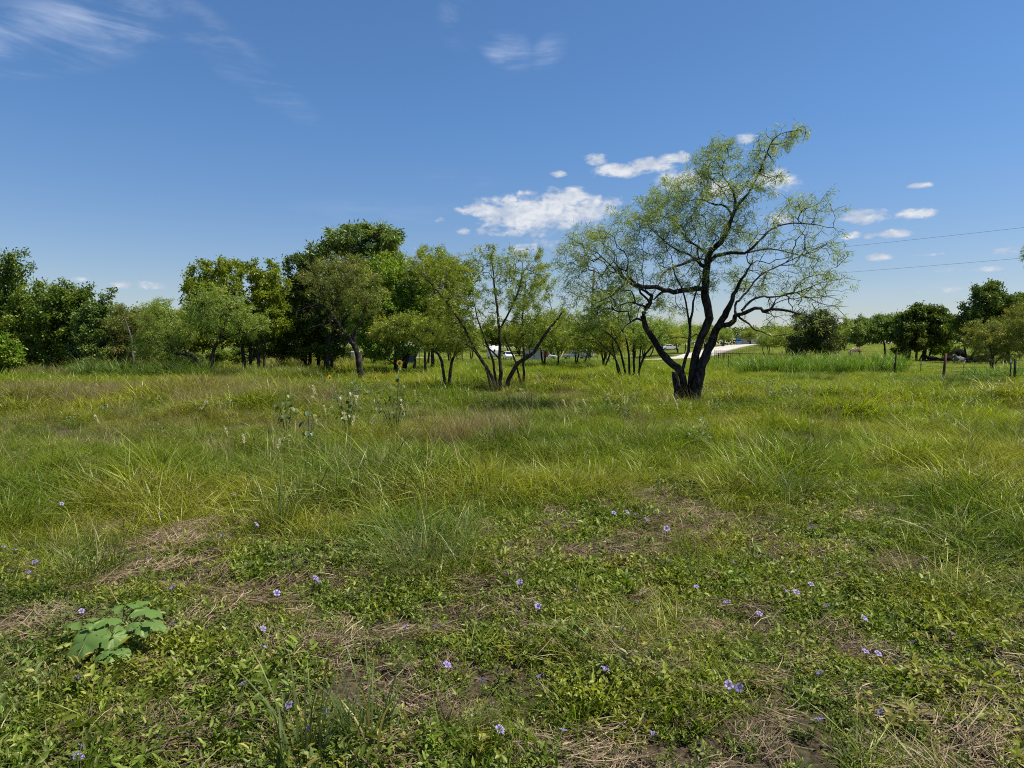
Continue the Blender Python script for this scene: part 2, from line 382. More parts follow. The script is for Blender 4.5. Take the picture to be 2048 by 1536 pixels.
# ------------------------------------------------------------------ trees
def tubes(nodes_pos, par, rad, nt, minr=0.0, roots=None):
    """turn a branch graph into tube geometry, chain by chain"""
    n = len(nodes_pos); kids = [[] for _ in range(n)]
    for i, p in enumerate(par):
        if p >= 0: kids[p].append(i)
    V = []; Q = []; off = 0
    stack = [i for i in range(n) if par[i] < 0]
    starts = [(i, None) for i in stack]
    while starts:
        i, pre = starts.pop()
        ch = [i]
        while kids[ch[-1]]:
            ks = kids[ch[-1]]; b = max(ks, key=lambda k: (nt[k], rad[k]))
            for k in ks:
                if k != b: starts.append((k, ch[-1]))
            ch.append(b)
        pts = nodes_pos[ch]; rr = rad[ch].copy()
        if pre is not None:
            pts = np.vstack([nodes_pos[pre], pts]); rr = np.concatenate([[min(rr[0]*1.15, rad[pre])], rr])
        if len(pts) < 2: continue
        if rr.max() < minr: continue
        rr[-1] *= .5
        k = 9 if rr[0] > .07 else (6 if rr[0] > .03 else (4 if rr[0] > .012 else 3))
        t = np.gradient(pts, axis=0); t /= np.linalg.norm(t, axis=1)[:, None] + 1e-9
        ref = np.array([.37, .21, .9]) if abs(t[:, 2]).mean() < .75 else np.array([.83, .5, .1])
        a = np.cross(t, ref); a /= np.linalg.norm(a, axis=1)[:, None] + 1e-9; b = np.cross(t, a)
        w = np.arange(k)*2*math.pi/k
        ring = pts[:, None] + (a[:, None]*np.cos(w)[None, :, None] + b[:, None]*np.sin(w)[None, :, None])*rr[:, None, None]
        if rr[0] > .05:
            jit = 1 + .16*(vnoise(pts[:, None, 2]*6 + w[None]*1.1 + i, pts[:, None, 0]*6 + w[None]*1.9) - .5)*2
            ring = pts[:, None] + (ring - pts[:, None])*jit[..., None]
        V.append(ring.reshape(-1, 3)); L = len(pts)
        ii, jj = np.meshgrid(np.arange(L - 1), np.arange(k), indexing='ij'); j2 = (jj + 1) % k
        Q.append(np.stack([off + ii*k + jj, off + ii*k + j2, off + (ii+1)*k + j2, off + (ii+1)*k + jj], -1).reshape(-1, 4))
        off += L*k
    return np.vstack(V), np.vstack(Q)

def unit(v): return v/(np.linalg.norm(v, axis=-1, keepdims=True) + 1e-9)
def leaf_mesh(C, D, N, L, W, tint, fold=0.0):
    """rhombic leaves: centre base C, direction D, normal N, length L, width W -> 4 verts, 2 tris each"""
    n = len(C); side = unit(np.cross(D, N)); N = np.cross(side, D)
    L = np.broadcast_to(np.asarray(L, float), (n,))[:, None]; W = np.broadcast_to(np.asarray(W, float), (n,))[:, None]
    v = np.stack([C, C + D*L*.45 + side*W*.5 + N*W*fold, C + D*L, C + D*L*.45 - side*W*.5 + N*W*fold], 1).reshape(-1, 3)
    k = np.arange(n)[:, None]*4
    return v, np.vstack([k + [0, 1, 2], k + [0, 2, 3]]), np.repeat(tint, 4)
LEAF_MUL = 1.8
def make_leaves(kind, C, Dn, g, size):
    """C leaf anchor points, Dn outward twig direction"""
    n = len(C)
    clump = fbm(C[:, 0]*.9 + C[:, 2]*.7 + 9, C[:, 1]*.9 + C[:, 2]*.4, 2)
    tint = np.clip((clump - .5)*1.6 + .45 + g.normal(0, .2, n), 0, 1)
    if kind in ('feather', 'feather_fine'):               # bipinnate: a pair of narrow drooping strips each
        D1 = unit(Dn*.9 + g.normal(0, .42, (n, 3)) + [0, 0, -.2]); ax = unit(g.normal(0, 1, (n, 3)))
        D2 = unit(D1 + .8*unit(np.cross(D1, ax))); D1 = unit(D1 - .4*unit(np.cross(D1, ax)))
        Nn = unit(g.normal(0, 1, (2*n, 3)) + [0, 0, .6])
        return leaf_mesh(np.vstack([C, C]), np.vstack([D1, D2]), Nn, size*g.uniform(.7, 1.25, 2*n), size*(.14 if kind == 'feather' else .095)*g.uniform(.7, 1.3, 2*n), np.tile(tint, 2))
    if kind == 'compound':
        D = unit(Dn*.9 + g.normal(0, .5, (n, 3)) + [0, 0, -.5]); Nn = unit(g.normal(0, .8, (n, 3)) + [0, 0, .8])
        return leaf_mesh(C, D, Nn, size*g.uniform(.8, 1.3, n), size*.36*g.uniform(.7, 1.2, n), tint, .1)
    if kind == 'needle':
        D = unit(Dn*.9 + g.normal(0, .55, (n, 3)) + [0, 0, .25]); Nn = unit(g.normal(0, 1, (n, 3)))
        return leaf_mesh(C, D, Nn, size*g.uniform(.7, 1.3, n), size*.34, tint)
    D = unit(Dn*.5 + g.normal(0, .7, (n, 3)) + [0, 0, -.15]); Nn = unit(g.normal(0, .75, (n, 3)) + [0, 0, .75])
    return leaf_mesh(C, D, Nn, size*g.uniform(.7, 1.3, n), size*.62*g.uniform(.8, 1.2, n), tint, .12)

def grow(limbs, lobes, seed, bf=.35, seg=.32, wob=.12, tip_r=.006, base_r=.12, rexp=None):
    """limbs: list of (points Nx3, radii or None, parent spec); lobes: (centre, radii, n attractors)"""
    g = np.random.default_rng(seed)
    cap = 30000; pos = np.zeros((cap, 3)); par = np.full(cap, -1); plen = np.zeros(cap); lim = np.zeros(cap); n = 0
    for pts, rads, root in limbs:
        pts = np.asarray(pts, float); m = max(2, int(np.linalg.norm(np.diff(pts, axis=0), axis=1).sum()/(seg*.6)))
        c = crv(pts, m); rd = np.interp(np.linspace(0, len(pts)-1, m), np.arange(len(pts)), rads)
        c[1:] += g.normal(0, .012, (m-1, 3))*np.minimum(1, rd[1:, None]*20)
        p = -1
        if not root and n:
            d = np.linalg.norm(pos[:n] - c[0], axis=1); p = int(np.argmin(d))
        for k in range(m):
            pos[n] = c[k]; par[n] = p; lim[n] = rd[k]
            plen[n] = 0 if p < 0 else plen[p] + np.linalg.norm(c[k] - pos[p])
            p = n; n += 1
    A = []; DEN = []
    for c, r, k in lobes:
        q = unit(g.normal(0, 1, (k, 3)))*(g.random((k, 1))**.42)*np.where(g.random((k, 1)) < .10, g.uniform(1.05, 1.4, (k, 1)), 1.0); A.append(np.asarray(c) + q*np.asarray(r))
    A = np.vstack(A)
    n0 = n
    d0 = np.min(np.linalg.norm(A[:, None] - pos[None, :n0:2], axis=2), axis=1)
    for a in A[np.argsort(d0)]:
        d = np.linalg.norm(pos[:n] - a, axis=1); cost = d + bf*plen[:n] + .25*np.maximum(0, pos[:n, 2] - a[2])
        j = int(np.argmin(cost)); k = max(1, int(math.ceil(d[j]/seg)))
        e = a - pos[j]; ax = unit(np.cross(e, g.normal(0, 1, 3))); ay = unit(np.cross(e, ax)); p = j
        ph = g.uniform(0, 6.28); am = wob*np.linalg.norm(e)*g.uniform(.4, 1.2)
        for s in range(1, k + 1):
            f = s/k; w = math.sin(f*math.pi)
            o = (ax*math.sin(ph + f*4.2) + ay*math.cos(ph*1.3 + f*5.1))*am*w + np.array([0, 0, .12*np.linalg.norm(e)*w])
            pos[n] = pos[j] + e*f + o + g.normal(0, .02, 3)*(f < 1); par[n] = p; plen[n] = plen[p] + seg; p = n; n += 1
        if n > cap - 200: break
    pos = pos[:n]; par = par[:n]; lim = lim[:n]
    nt = np.zeros(n); kids = np.zeros(n, int)
    for i in range(n - 1, -1, -1):
        if kids[i] == 0: nt[i] = 1
        if par[i] >= 0: nt[par[i]] += nt[i]; kids[par[i]] += 1
    N = max(nt.max(), 2); ex = rexp or math.log(base_r/tip_r)/math.log(N)
    rad = np.minimum(tip_r*nt**ex, base_r); rad = np.where(lim > 0, np.maximum(lim, tip_r*1.3), rad)
    for i in range(n):                         # a child is never thicker than its parent
        if par[i] >= 0 and lim[i] == 0: rad[i] = min(rad[i], rad[par[i]]*.92)
    return pos, par, rad, nt

def tree(name, label, limbs, lobes, leaf, lmat, bark, nleaf, size, seed, base, base_r=.12, bf=.35, wob=.12, tip_r=.006, spread=.16, group=None, seg=.32, thin=4, minr=0.0, dens=None):
    pos, par, rad, nt = grow(limbs, lobes, seed, bf, seg, wob, tip_r, base_r)
    g = np.random.default_rng(seed + 1000)
    o = thing(name, label, 'tree', base, 0, group)
    B = np.array(base)
    V, Q = tubes(pos - B, par, rad, nt, minr)
    obj('trunk', mesh_np('trunk', V, Q, smooth=True), bark, o)
    el = np.where((nt <= thin) & (par >= 0))[0]
    w = 1.0/nt[el]
    if dens is not None: w = w*dens(pos[el])
    w = w/w.sum()
    nleaf = int(nleaf*LEAF_MUL); ids = g.choice(el, nleaf, p=w)
    P0 = pos[par[ids]]; P1 = pos[ids]; f = g.random((nleaf, 1))
    C = P0 + (P1 - P0)*f + g.normal(0, spread, (nleaf, 3))*[1, 1, .8] - B
    Dn = unit(P1 - P0)
    if leaf in ('feather', 'feather_fine'):     # leaves sit in drooping sprays of five
        m5 = nleaf//5; C = np.repeat(C[:m5], 5, axis=0) + g.normal(0, .35*size, (m5*5, 3)); Dn = np.repeat(unit(Dn[:m5] + g.normal(0, .4, (m5, 3)) + [0, 0, -.5]), 5, axis=0)
    if leaf in ('broad', 'compound'): size = size*1.12
    v, t, ti = make_leaves(leaf, C, Dn, g, size)
    obj('crown', mesh_np('crown', v, t, {'tint': ti}), lmat, o)
    return o

def px_tree(name, label, D, limbs, lobes, leaf, lmat, bark, nleaf, size, seed, dep=.9, natt=260, **kw):
    """a tree whose limbs and crown lobes are read off the photograph; its distance D comes from where it stands"""
    g = np.random.default_rng(seed + 77)
    s = D/F
    if leaf == 'feather' and natt < 1000: natt = int(natt*1.7); kw['spread'] = kw.get('spread', .16)*.55
    if leaf == 'broad': natt = int(natt*1.6); kw['spread'] = kw.get('spread', .16)*.62
    L3 = []
    for k, l in enumerate(limbs):
        pts = []; rr = []
        root = l[0][1] == 'g'
        for q in l:
            u, v = q[0], q[1]; r = q[2]; dy = q[3] if len(q) > 3 else 0
            if v == 'g':
                p = gnd(u, D + dy); p.z -= .15
            else: p = at(u, v, D + dy)
            pts.append(p[:]); rr.append(r)
        L3.append((pts, rr, root))
    tot = sum(a[2]*a[3]*(a[4] if len(a) > 4 else 1) for a in lobes); lb = []
    for a in lobes:
        u, v, ru, rv = a[:4]; w = a[4] if len(a) > 4 else 1
        c = at(u, v, D + (a[5] if len(a) > 5 else 0)); ry = max(ru*s*dep, rv*s*dep)
        lb.append((c[:], (ru*s, ry, rv*s), max(4, int(natt*ru*rv*w/tot))))
    base = L3[0][0][0]; base = (base[0], base[1], base[2] + .15)
    return tree(name, label, L3, lb, leaf, lmat, bark, nleaf, size, seed, base, **kw)

# --- the big mesquite
QD = 17.5
def main_tree():
    l = [
     # inner stem and leader
     [(1380,'g',.15,.08),(1383,785,.118,.08),(1388,735,.108,.06),(1397,693,.10,.04),(1408,664,.10),(1417,640,.108),(1415,617,.106),(1411,595,.105),(1411,567,.10),(1413,540,.088),(1414,523,.08),(1420,507,.074),(1428,496,.07),(1445,480,.064),(1452,468,.06),(1455,457,.055),(1462,445,.05),(1465,433,.045),(1470,415,.036),(1471,402,.03),(1467,386,.026),(1457,367,.022),(1445,351,.018),(1447,324,.012)],
     # right stem
     [(1388,'g',.16,-.05),(1392,778,.128,-.05),(1403,735,.118,-.06),(1416,700,.112,-.06),(1428,668,.105,-.06),(1439,648,.092,-.08),(1450,631,.085,-.15),(1459,613,.07,-.2),(1466,593,.055,-.3),(1475,575,.045,-.3),(1485,556,.036,-.4),(1494,543,.03,-.4),(1506,521,.02,-.5)],
     # left stem
     [(1372,'g',.11,.05),(1369,773,.095),(1364,748,.095),(1349,731,.096),(1331,715,.092),(1313,689,.085),(1298,666,.078),(1288,644,.073),(1287,624,.068),(1298,609,.06,.1),(1305,597,.052,.15),(1300,588,.04,.2),(1286,580,.03,.3),(1262,568,.024,.4),(1240,545,.018,.5),(1220,527,.012,.6)],
     # cut stub
     [(1358,'g',.10,-.12),(1355,785,.088,-.12),(1352,765,.086,-.12),(1349,746,.085,-.12),(1348.8,745,.05,-.12)],
     # thin stem D
     [(1364,742,.05),(1372,715,.045,-.05),(1379,679,.038,-.1),(1380,642,.034,-.1),(1384,628,.03,-.1),(1386,606,.026,-.1),(1391,589,.022,-.1),(1402,560,.016,-.2)],
     [(1379,650,.026,-.1),(1371,604,.022,-.2),(1364,576,.018,-.3),(1350,549,.015,-.4),(1342,511,.01,-.5)],
     # long horizontal limb to the left
     [(1412,580,.07,.05),(1393,577,.066,-.1),(1375,579,.062,-.2),(1353,582,.06,-.3),(1331,581,.057,-.4),(1313,575,.054,-.5),(1289,575,.048,-.6),(1273,569,.042,-.7),(1256,567,.035,-.8),(1240,575,.028,-.9),(1228,589,.022,-1),(1192,606,.014,-1.1)],
     [(1273,569,.026,-.7),(1252,560,.022,-.6),(1221,531,.017,-.5),(1195,505,.011,-.4)],
     [(1331,581,.04,-.4),(1318,588,.035,-.3),(1308,600,.03,-.1)],
     # left mid limbs
     [(1412,540,.05),(1400,527,.045,-.2),(1389,519,.04,-.3),(1369,526,.034,-.5),(1345,535,.028,-.6),(1328,545,.022,-.7),(1319,562,.014,-.8)],
     [(1393,519,.03,-.3),(1373,507,.026,-.1),(1345,495,.02,.2),(1315,470,.015,.4),(1299,455,.01,.5)],
     [(1418,510,.04),(1400,496,.032,.3),(1381,484,.026,.5),(1366,468,.02,.7),(1345,440,.012,.9)],
     # right mid limb
     [(1416,525,.055),(1428,515,.05,-.2),(1439,509,.046,-.3),(1475,505,.038,-.5),(1494,505,.034,-.6),(1521,480,.028,-.6),(1545,457,.022,-.5),(1580,447,.017,-.4),(1627,449,.012,-.3),(1655,455,.008,-.3)],
     [(1494,505,.022,-.6),(1540,498,.018,-.2),(1590,508,.013,.1),(1640,520,.008,.3)],
     # upper limbs
     [(1465,435,.035),(1451,412,.028,.2),(1424,407,.022,.3),(1395,398,.017,.4),(1370,405,.01,.5)],
     [(1467,425,.035),(1485,400,.028,-.2),(1502,378,.024,-.3),(1521,339,.019,-.3),(1541,289,.015,-.2),(1561,268,.01,-.2),(1600,260,.006,-.2)],
     [(1502,378,.014,-.3),(1535,365,.01,-.5),(1570,340,.007,-.6)],
     # low right limb
     [(1434,652,.075,-.1),(1447,651,.068,-.2),(1459,649,.064,-.3),(1468,642,.06,-.35),(1470,631,.056,-.4),(1482,628,.052,-.5),(1499,620,.047,-.6),(1519,617,.042,-.7),(1528,624,.04,-.75),(1541,617,.036,-.8),(1568,621,.03,-.9),(1592,625,.024,-1),(1627,637,.017,-1.1),(1666,648,.01,-1.2)],
     [(1470,631,.035,-.4),(1473,607,.03,-.2),(1495,582,.026,0),(1521,551,.021,.2),(1568,527,.016,.4),(1627,500,.01,.6),(1668,480,.006,.6)],
     [(1484,620,.034,-.5),(1501,602,.029,-.3),(1524,593,.025,-.2),(1545,594,.021,0),(1600,583,.015,.2),(1660,555,.009,.3)],
     [(1480,636,.026,-.5),(1499,649,.022,-.8),(1510,660,.018,-1),(1526,664,.015,-1.2),(1545,672,.011,-1.4),(1580,668,.007,-1.5)],
     [(1392,668,.018,.3),(1376,676,.016,.5),(1355,674,.013,.7),(1320,684,.008,1)],
     [(1287,640,.035),(1272,638,.028,-.2),(1255,648,.02,-.4),(1238,668,.012,-.6)],
     [(1288,612,.03),(1268,606,.025,.2),(1245,608,.018,.4),(1215,628,.01,.6)]]
    for q in l:                                       # let the limbs reach backwards and forwards as well
        amp = 1.5
        for k, p in enumerate(q):
            if len(p) > 3: q[k] = (p[0], p[1], p[2], p[3]*amp)
    lobes = [(1210,478,80,42,1.0),(1150,515,42,50,1.0),(1290,425,62,32,.9),(1365,395,72,46,1.2),(1425,335,50,44,1.15),(1450,292,34,26,.9),(1555,282,48,20,1.8),(1598,262,28,10,3.0),(1525,330,50,34,.8),(1480,375,80,44,.9),
             (1340,468,86,50,1.0),(1420,452,70,44,.9),(1505,470,70,44,.9),(1608,420,64,38,1.2),(1630,505,66,46,1.2),(1560,565,104,50,1.0),(1648,585,56,50,1.1),(1255,535,84,42,.9),(1195,580,80,40,.9),(1300,610,90,26,.35),(1175,630,60,30,.6),(1650,640,58,26,1.0),(1580,640,64,24,.7),(1380,540,80,50,.7)]
    def dens(P):
        u = CX + F*P[:, 0]/P[:, 1]; v = HOR - (P[:, 2] - EYE)*F/P[:, 1]
        left = S(1600, 1400, u)*.75 + .42
        up = S(520, 400, v)*.5*S(1700, 1560, u)
        low = 1 - .55*S(590, 650, v)
        return (left + up)*low
    o = px_tree('mesquite_tree', 'large black-trunked mesquite with forked trunk, cut stub and spreading airy crown', QD, l, lobes, 'feather_fine', 'leaf_mesquite_pale', 'bark_black', 12500, .135, 21,
            dep=1.15, natt=1900, bf=.16, wob=.18, tip_r=.0064, base_r=.06, spread=.07, seg=.24, thin=3, dens=dens)
    return o
main_tree()

# --- other mesquites and broadleaf trees, read off the photograph
px_tree('mesquite_tree', 'slender many-stemmed mesquite with see-through crown, curved stem leaning towards the big black-trunked mesquite', 23,
    [[(998,'g',.07),(975,738,.055),(947,695,.048,-.2),(925,650,.04,-.3),(890,600,.03,-.4),(852,556,.018,-.5)],
     [(1001,'g',.07,.1),(1000,700,.052,.2),(997,640,.044,.3),(990,580,.034,.4),(983,515,.018,.5)],
     [(994,'g',.05,.2),(985,720,.04,.4),(970,680,.034,.6),(956,640,.024,.7),(945,590,.014,.9)],
     [(1009,'g',.085),(1030,733,.07,-.1),(1068,706,.06,-.2),(1082,680,.05,-.3),(1105,650,.038,-.4),(1128,622,.024,-.5)],
     [(999,660,.036,.3),(1030,600,.03,.4),(1042,560,.022,.5),(1045,515,.012,.6)],
     [(1000,720,.03,.2),(982,700,.026,0),(966,690,.02,-.2)], [(985,'g',.045,-.2),(975,745,.04,-.3),(958,712,.034,-.5),(935,690,.026,-.7),(905,672,.016,-.9)]],
    [(862,535,44,40,.8),(905,600,60,40),(985,520,64,42,.9),(1045,540,50,48,.9),(940,655,62,40),(1000,600,70,50,.6),(1092,560,34,46,.8),(1105,640,48,35,1),(1070,665,44,26,.7)],
    'feather', 'leaf_mesquite_yellow', 'bark_brown', 5200, .13, 31, natt=330, bf=.2, wob=.1, tip_r=.005, base_r=.05, spread=.09)
px_tree('mesquite_tree', 'spindly young mesquite with two thin upright stems beside the slender many-stemmed mesquite', 25,
    [[(1047,'g',.05),(1047,700,.042),(1045,640,.034),(1051,580,.02)], [(1046,'g',.04),(1030,720,.032,-.2),(1018,695,.026,-.3),(1008,672,.014,-.4)]],
    [(1052,605,46,60),(1082,645,38,36),(1020,660,36,30)], 'feather', 'leaf_mesquite_yellow', 'bark_brown', 2600, .13, 32, natt=110, bf=.2, tip_r=.005, base_r=.03, spread=.1)
px_tree('mesquite_tree', 'small low mesquite with a V of two crooked grey-brown stems rising from the grass', 24,
    [[(892,'g',.06),(883,722,.05),(868,702,.042,-.1),(838,680,.034,-.2),(808,660,.026,-.3),(785,642,.014,-.4)], [(896,'g',.065),(904,722,.052),(918,702,.042,.1),(934,688,.03,.2)], [(868,702,.026,-.1),(860,680,.02,.2),(862,655,.014,.4)], [(904,722,.03),(912,700,.024),(918,680,.014)]],
    [(798,648,52,32),(858,668,58,34),(920,688,32,26,.7),(760,660,28,24)], 'feather', 'leaf_mesquite_yellow', 'bark_brown', 3800, .13, 33, natt=170, bf=.2, tip_r=.005, base_r=.04, spread=.1)
px_tree('mesquite_tree', 'bushy mesquite with a fan of many dark stems behind the big black-trunked mesquite', 28,
    [[(1258,'g',.05),(1240,700,.04),(1218,668,.026)], [(1262,'g',.05,.2),(1255,690,.04,.2),(1236,645,.024,.2)], [(1268,'g',.05,.4),(1268,690,.042,.4),(1264,640,.024,.4)], [(1272,'g',.055),(1284,722,.046,-.2),(1308,688,.034,-.3),(1330,660,.02,-.3)], [(1250,'g',.04,-.2),(1232,720,.034,-.3),(1205,690,.022,-.4)], [(1276,'g',.04,.3),(1282,690,.03,.3),(1290,650,.018,.3)], [(1246,'g',.04,.3),(1228,705,.03,.4),(1222,650,.016,.5)]],
    [(1238,650,70,36),(1185,640,50,36),(1302,662,46,30),(1225,605,56,34),(1150,660,40,30)], 'feather', 'leaf_mesquite', 'bark_black', 5200, .14, 34, natt=260, bf=.2, tip_r=.005, base_r=.035, spread=.12)
px_tree('mesquite_tree', 'olive-brown mesquite with dark leaning trunk and bare drooping branches on one side', 31,
    [[(724,'g',.16),(716,715,.13),(707,690,.11),(682,657,.08,-.3),(652,614,.05,-.6),(622,612,.03,-.9),(590,625,.014,-1.1)], [(707,690,.09),(712,656,.07,.2),(728,636,.05,.4),(735,590,.03,.6)], [(682,657,.05,-.3),(668,620,.04,0),(650,560,.02,.3)], [(690,668,.04,-.2),(664,656,.03,-.8),(640,650,.02,-1.2),(606,662,.01,-1.4)], [(668,638,.03,-.5),(640,618,.022,-1),(608,606,.01,-1.2)]],
    [(655,560,66,48,1.1),(625,625,56,22,.6),(715,585,60,60,1),(690,535,50,36,1)], 'feather', 'leaf_mesquite_olive', 'bark_black', 3900, .15, 35, natt=330, bf=.2, tip_r=.006, base_r=.06, spread=.15,
    dens=lambda P: np.where((P[:, 2] < 1.6 + (HOR-600)*31/F) & (P[:, 0] < -8.2), .12, 1.0))
px_tree('mesquite_tree', 'feathery green mesquite with V-shaped leaning trunk in front of the yellow-green oak', 35,
    [[(412,'g',.13),(402,735,.11),(385,712,.09,-.2),(346,706,.065,-.4),(318,690,.04,-.5),(300,660,.02,-.6)], [(412,'g',.13),(424,716,.10,.1),(432,690,.085,.2),(450,650,.055,.2),(455,610,.03,.2)], [(432,690,.05,.2),(470,668,.04,-.2),(510,660,.03,-.5),(515,640,.018,-.6)], [(346,706,.03,-.4),(335,670,.025,-.2),(330,630,.014,0)]],
    [(328,640,52,46),(352,692,44,30),(430,612,54,44,1.1),(495,645,44,34),(296,690,40,34),(395,660,50,36)], 'feather', 'leaf_mesquite', 'bark_brown', 6500, .17, 36, natt=330, bf=.22, tip_r=.006, base_r=.06, spread=.2)
px_tree('oak_tree', 'broad yellow-green leafy oak with several thin dark trunks', 40,
    [[(490,'g',.13),(484,690,.10),(478,640,.07),(470,590,.04)], [(503,'g',.12,.3),(500,690,.09,.3),(505,630,.06,.3),(540,580,.03,.3)], [(517,'g',.11),(514,690,.08),(500,650,.06),(430,600,.03)], [(528,'g',.08,-.3),(530,690,.06,-.3),(545,640,.03,-.3)]],
    [(470,580,92,58),(530,556,52,44),(420,600,56,60),(386,560,20,30,1.2),(525,640,62,44),(402,530,22,12,1.2),(455,535,36,22),(560,600,26,40)], 'broad', 'leaf_oak', 'bark_brown', 15000, .13, 37, natt=300, bf=.3, base_r=.08, spread=.2)
px_tree('elm_tree', 'dense dark green tree with black shade under it beside the yellow-green oak', 43,
    [[(608,'g',.15),(610,680,.12),(606,620,.07),(600,550,.03)], [(618,'g',.13),(622,680,.1),(640,630,.06),(655,580,.03)], [(636,'g',.12,.4),(640,690,.09,.4),(660,650,.04,.4)]],
    [(612,556,52,62),(600,650,70,56),(655,650,56,56),(566,690,56,32),(640,700,60,24)], 'broad', 'leaf_dark', 'bark_black', 17000, .14, 38, natt=280, bf=.3, base_r=.09, spread=.24)
px_tree('walnut_tree', 'tall walnut with flat-topped crown of drooping compound leaves', 42,
    [[(652,'g',.2),(656,680,.16),(668,620,.12),(690,560,.08),(710,500,.04)], [(690,560,.06),(740,520,.04,.3),(765,480,.02,.5)], [(680,590,.05),(660,540,.035,-.4),(645,505,.02,-.6)], [(660,'g',.12,.5),(676,670,.09,.5),(720,600,.05,.6),(760,550,.025,.7)]],
    [(700,482,66,30,1.2),(762,482,46,34,1.2),(650,502,34,20,1.1),(720,540,84,44),(780,530,36,36),(735,455,24,10,1.3)], 'compound', 'leaf_walnut', 'bark_brown', 11000, .22, 39, natt=300, bf=.25, base_r=.07, spread=.16)
px_tree('elm_tree', 'mid green round-crowned tree with leaves hanging low over dark twin trunks', 36,
    [[(790,'g',.13),(792,700,.10),(785,640,.06),(775,570,.03)], [(806,'g',.13,.2),(814,712,.11,.2),(836,688,.07,.1),(850,650,.03)], [(808,'g',.10,.4),(806,690,.08,.4),(800,620,.05,.4),(790,560,.02,.4)]],
    [(772,570,58,64),(802,640,56,56),(765,690,56,36),(738,625,44,56),(830,590,34,50)], 'broad', 'leaf_bright', 'bark_black', 14000, .12, 40, natt=280, bf=.3, base_r=.08, spread=.2)
px_tree('elm_tree', 'dark leafy elm rising behind the slender many-stemmed mesquite', 45,
    [[(866,'g',.14),(866,690,.11),(885,620,.07),(915,560,.03)], [(866,690,.07),(850,620,.05),(850,570,.02)], [(828,'g',.1),(832,690,.07),(838,640,.03)]],
    [(920,556,40,44,1.1),(866,556,46,54),(840,636,46,46),(900,620,50,50),(880,680,50,26,.6)], 'broad', 'leaf_elm', 'bark_brown', 12000, .13, 41, natt=240, bf=.3, base_r=.07, spread=.22)
px_tree('mesquite_tree', 'yellowish light mesquite between the mid green tree and the dark elm', 36,
    [[(852,'g',.08),(850,700,.06),(856,640,.045),(870,580,.025)], [(850,700,.04),(830,650,.03),(830,560,.015)]],
    [(862,530,46,40),(838,560,36,50),(905,550,46,44),(880,610,56,44)], 'feather', 'leaf_mesquite_yellow', 'bark_brown', 6500, .17, 42, natt=220, bf=.22, base_r=.045, spread=.18)
px_tree('elm_tree', 'tallest dark green elm in the dense stand at the meadow edge', 40,
    [[(18,'g',.18),(20,690,.14),(14,620,.10),(5,550,.04)], [(20,690,.08),(60,640,.06),(80,600,.03)], [(18,660,.07),(-30,620,.05),(-60,590,.03)]],
    [(-30,600,100,92),(58,636,80,76),(14,535,44,36,1.2),(-80,650,90,80),(20,690,90,46)], 'broad', 'leaf_elm', 'bark_brown', 21000, .14, 43, natt=330, bf=.3, base_r=.1, spread=.26)
px_tree('elm_tree', 'dark elm with sloping crown shoulder between the tallest elm and the brown-tinged elm', 39,
    [[(114,'g',.15),(116,690,.12),(120,630,.08),(125,580,.03)], [(116,690,.06),(160,660,.04),(175,640,.02)]],
    [(122,618,66,62),(162,668,52,52),(98,690,66,46),(150,600,30,26,1.2)], 'broad', 'leaf_elm', 'bark_brown', 14000, .13, 44, natt=260, bf=.3, base_r=.08, spread=.22)
px_tree('elm_tree', 'brown-tinged elm with dead twigs at its top next to the pale dead snag', 38,
    [[(190,'g',.13),(192,690,.10),(198,640,.06),(206,590,.02)], [(198,650,.05),(215,610,.03),(226,578,.012)]],
    [(196,650,50,46),(214,700,56,40),(170,710,40,30)], 'broad', 'leaf_walnut', 'bark_brown', 8500, .13, 45, natt=200, bf=.3, base_r=.07, spread=.2)
px_tree('shrub', 'bright green leafy shrub in front of the tallest dark elm', 33,
    [[(2,'g',.05),(0,720,.04),(-5,690,.02)], [(8,'g',.04),(20,725,.03),(30,705,.015)]],
    [(-8,700,44,38),(25,715,24,20)], 'broad', 'leaf_bright', 'bark_brown', 3600, .13, 46, natt=90, bf=.3, base_r=.03, spread=.14)
px_tree('mesquite_tree', 'olive mesquite crowding behind the pale dead snag', 38,
    [[(250,'g',.1),(252,700,.08),(250,650,.05),(246,620,.02)]],
    [(250,655,44,44),(262,705,52,38),(290,650,36,36)], 'feather', 'leaf_mesquite_olive', 'bark_brown', 6500, .18, 47, natt=220, bf=.22, base_r=.06, spread=.2)
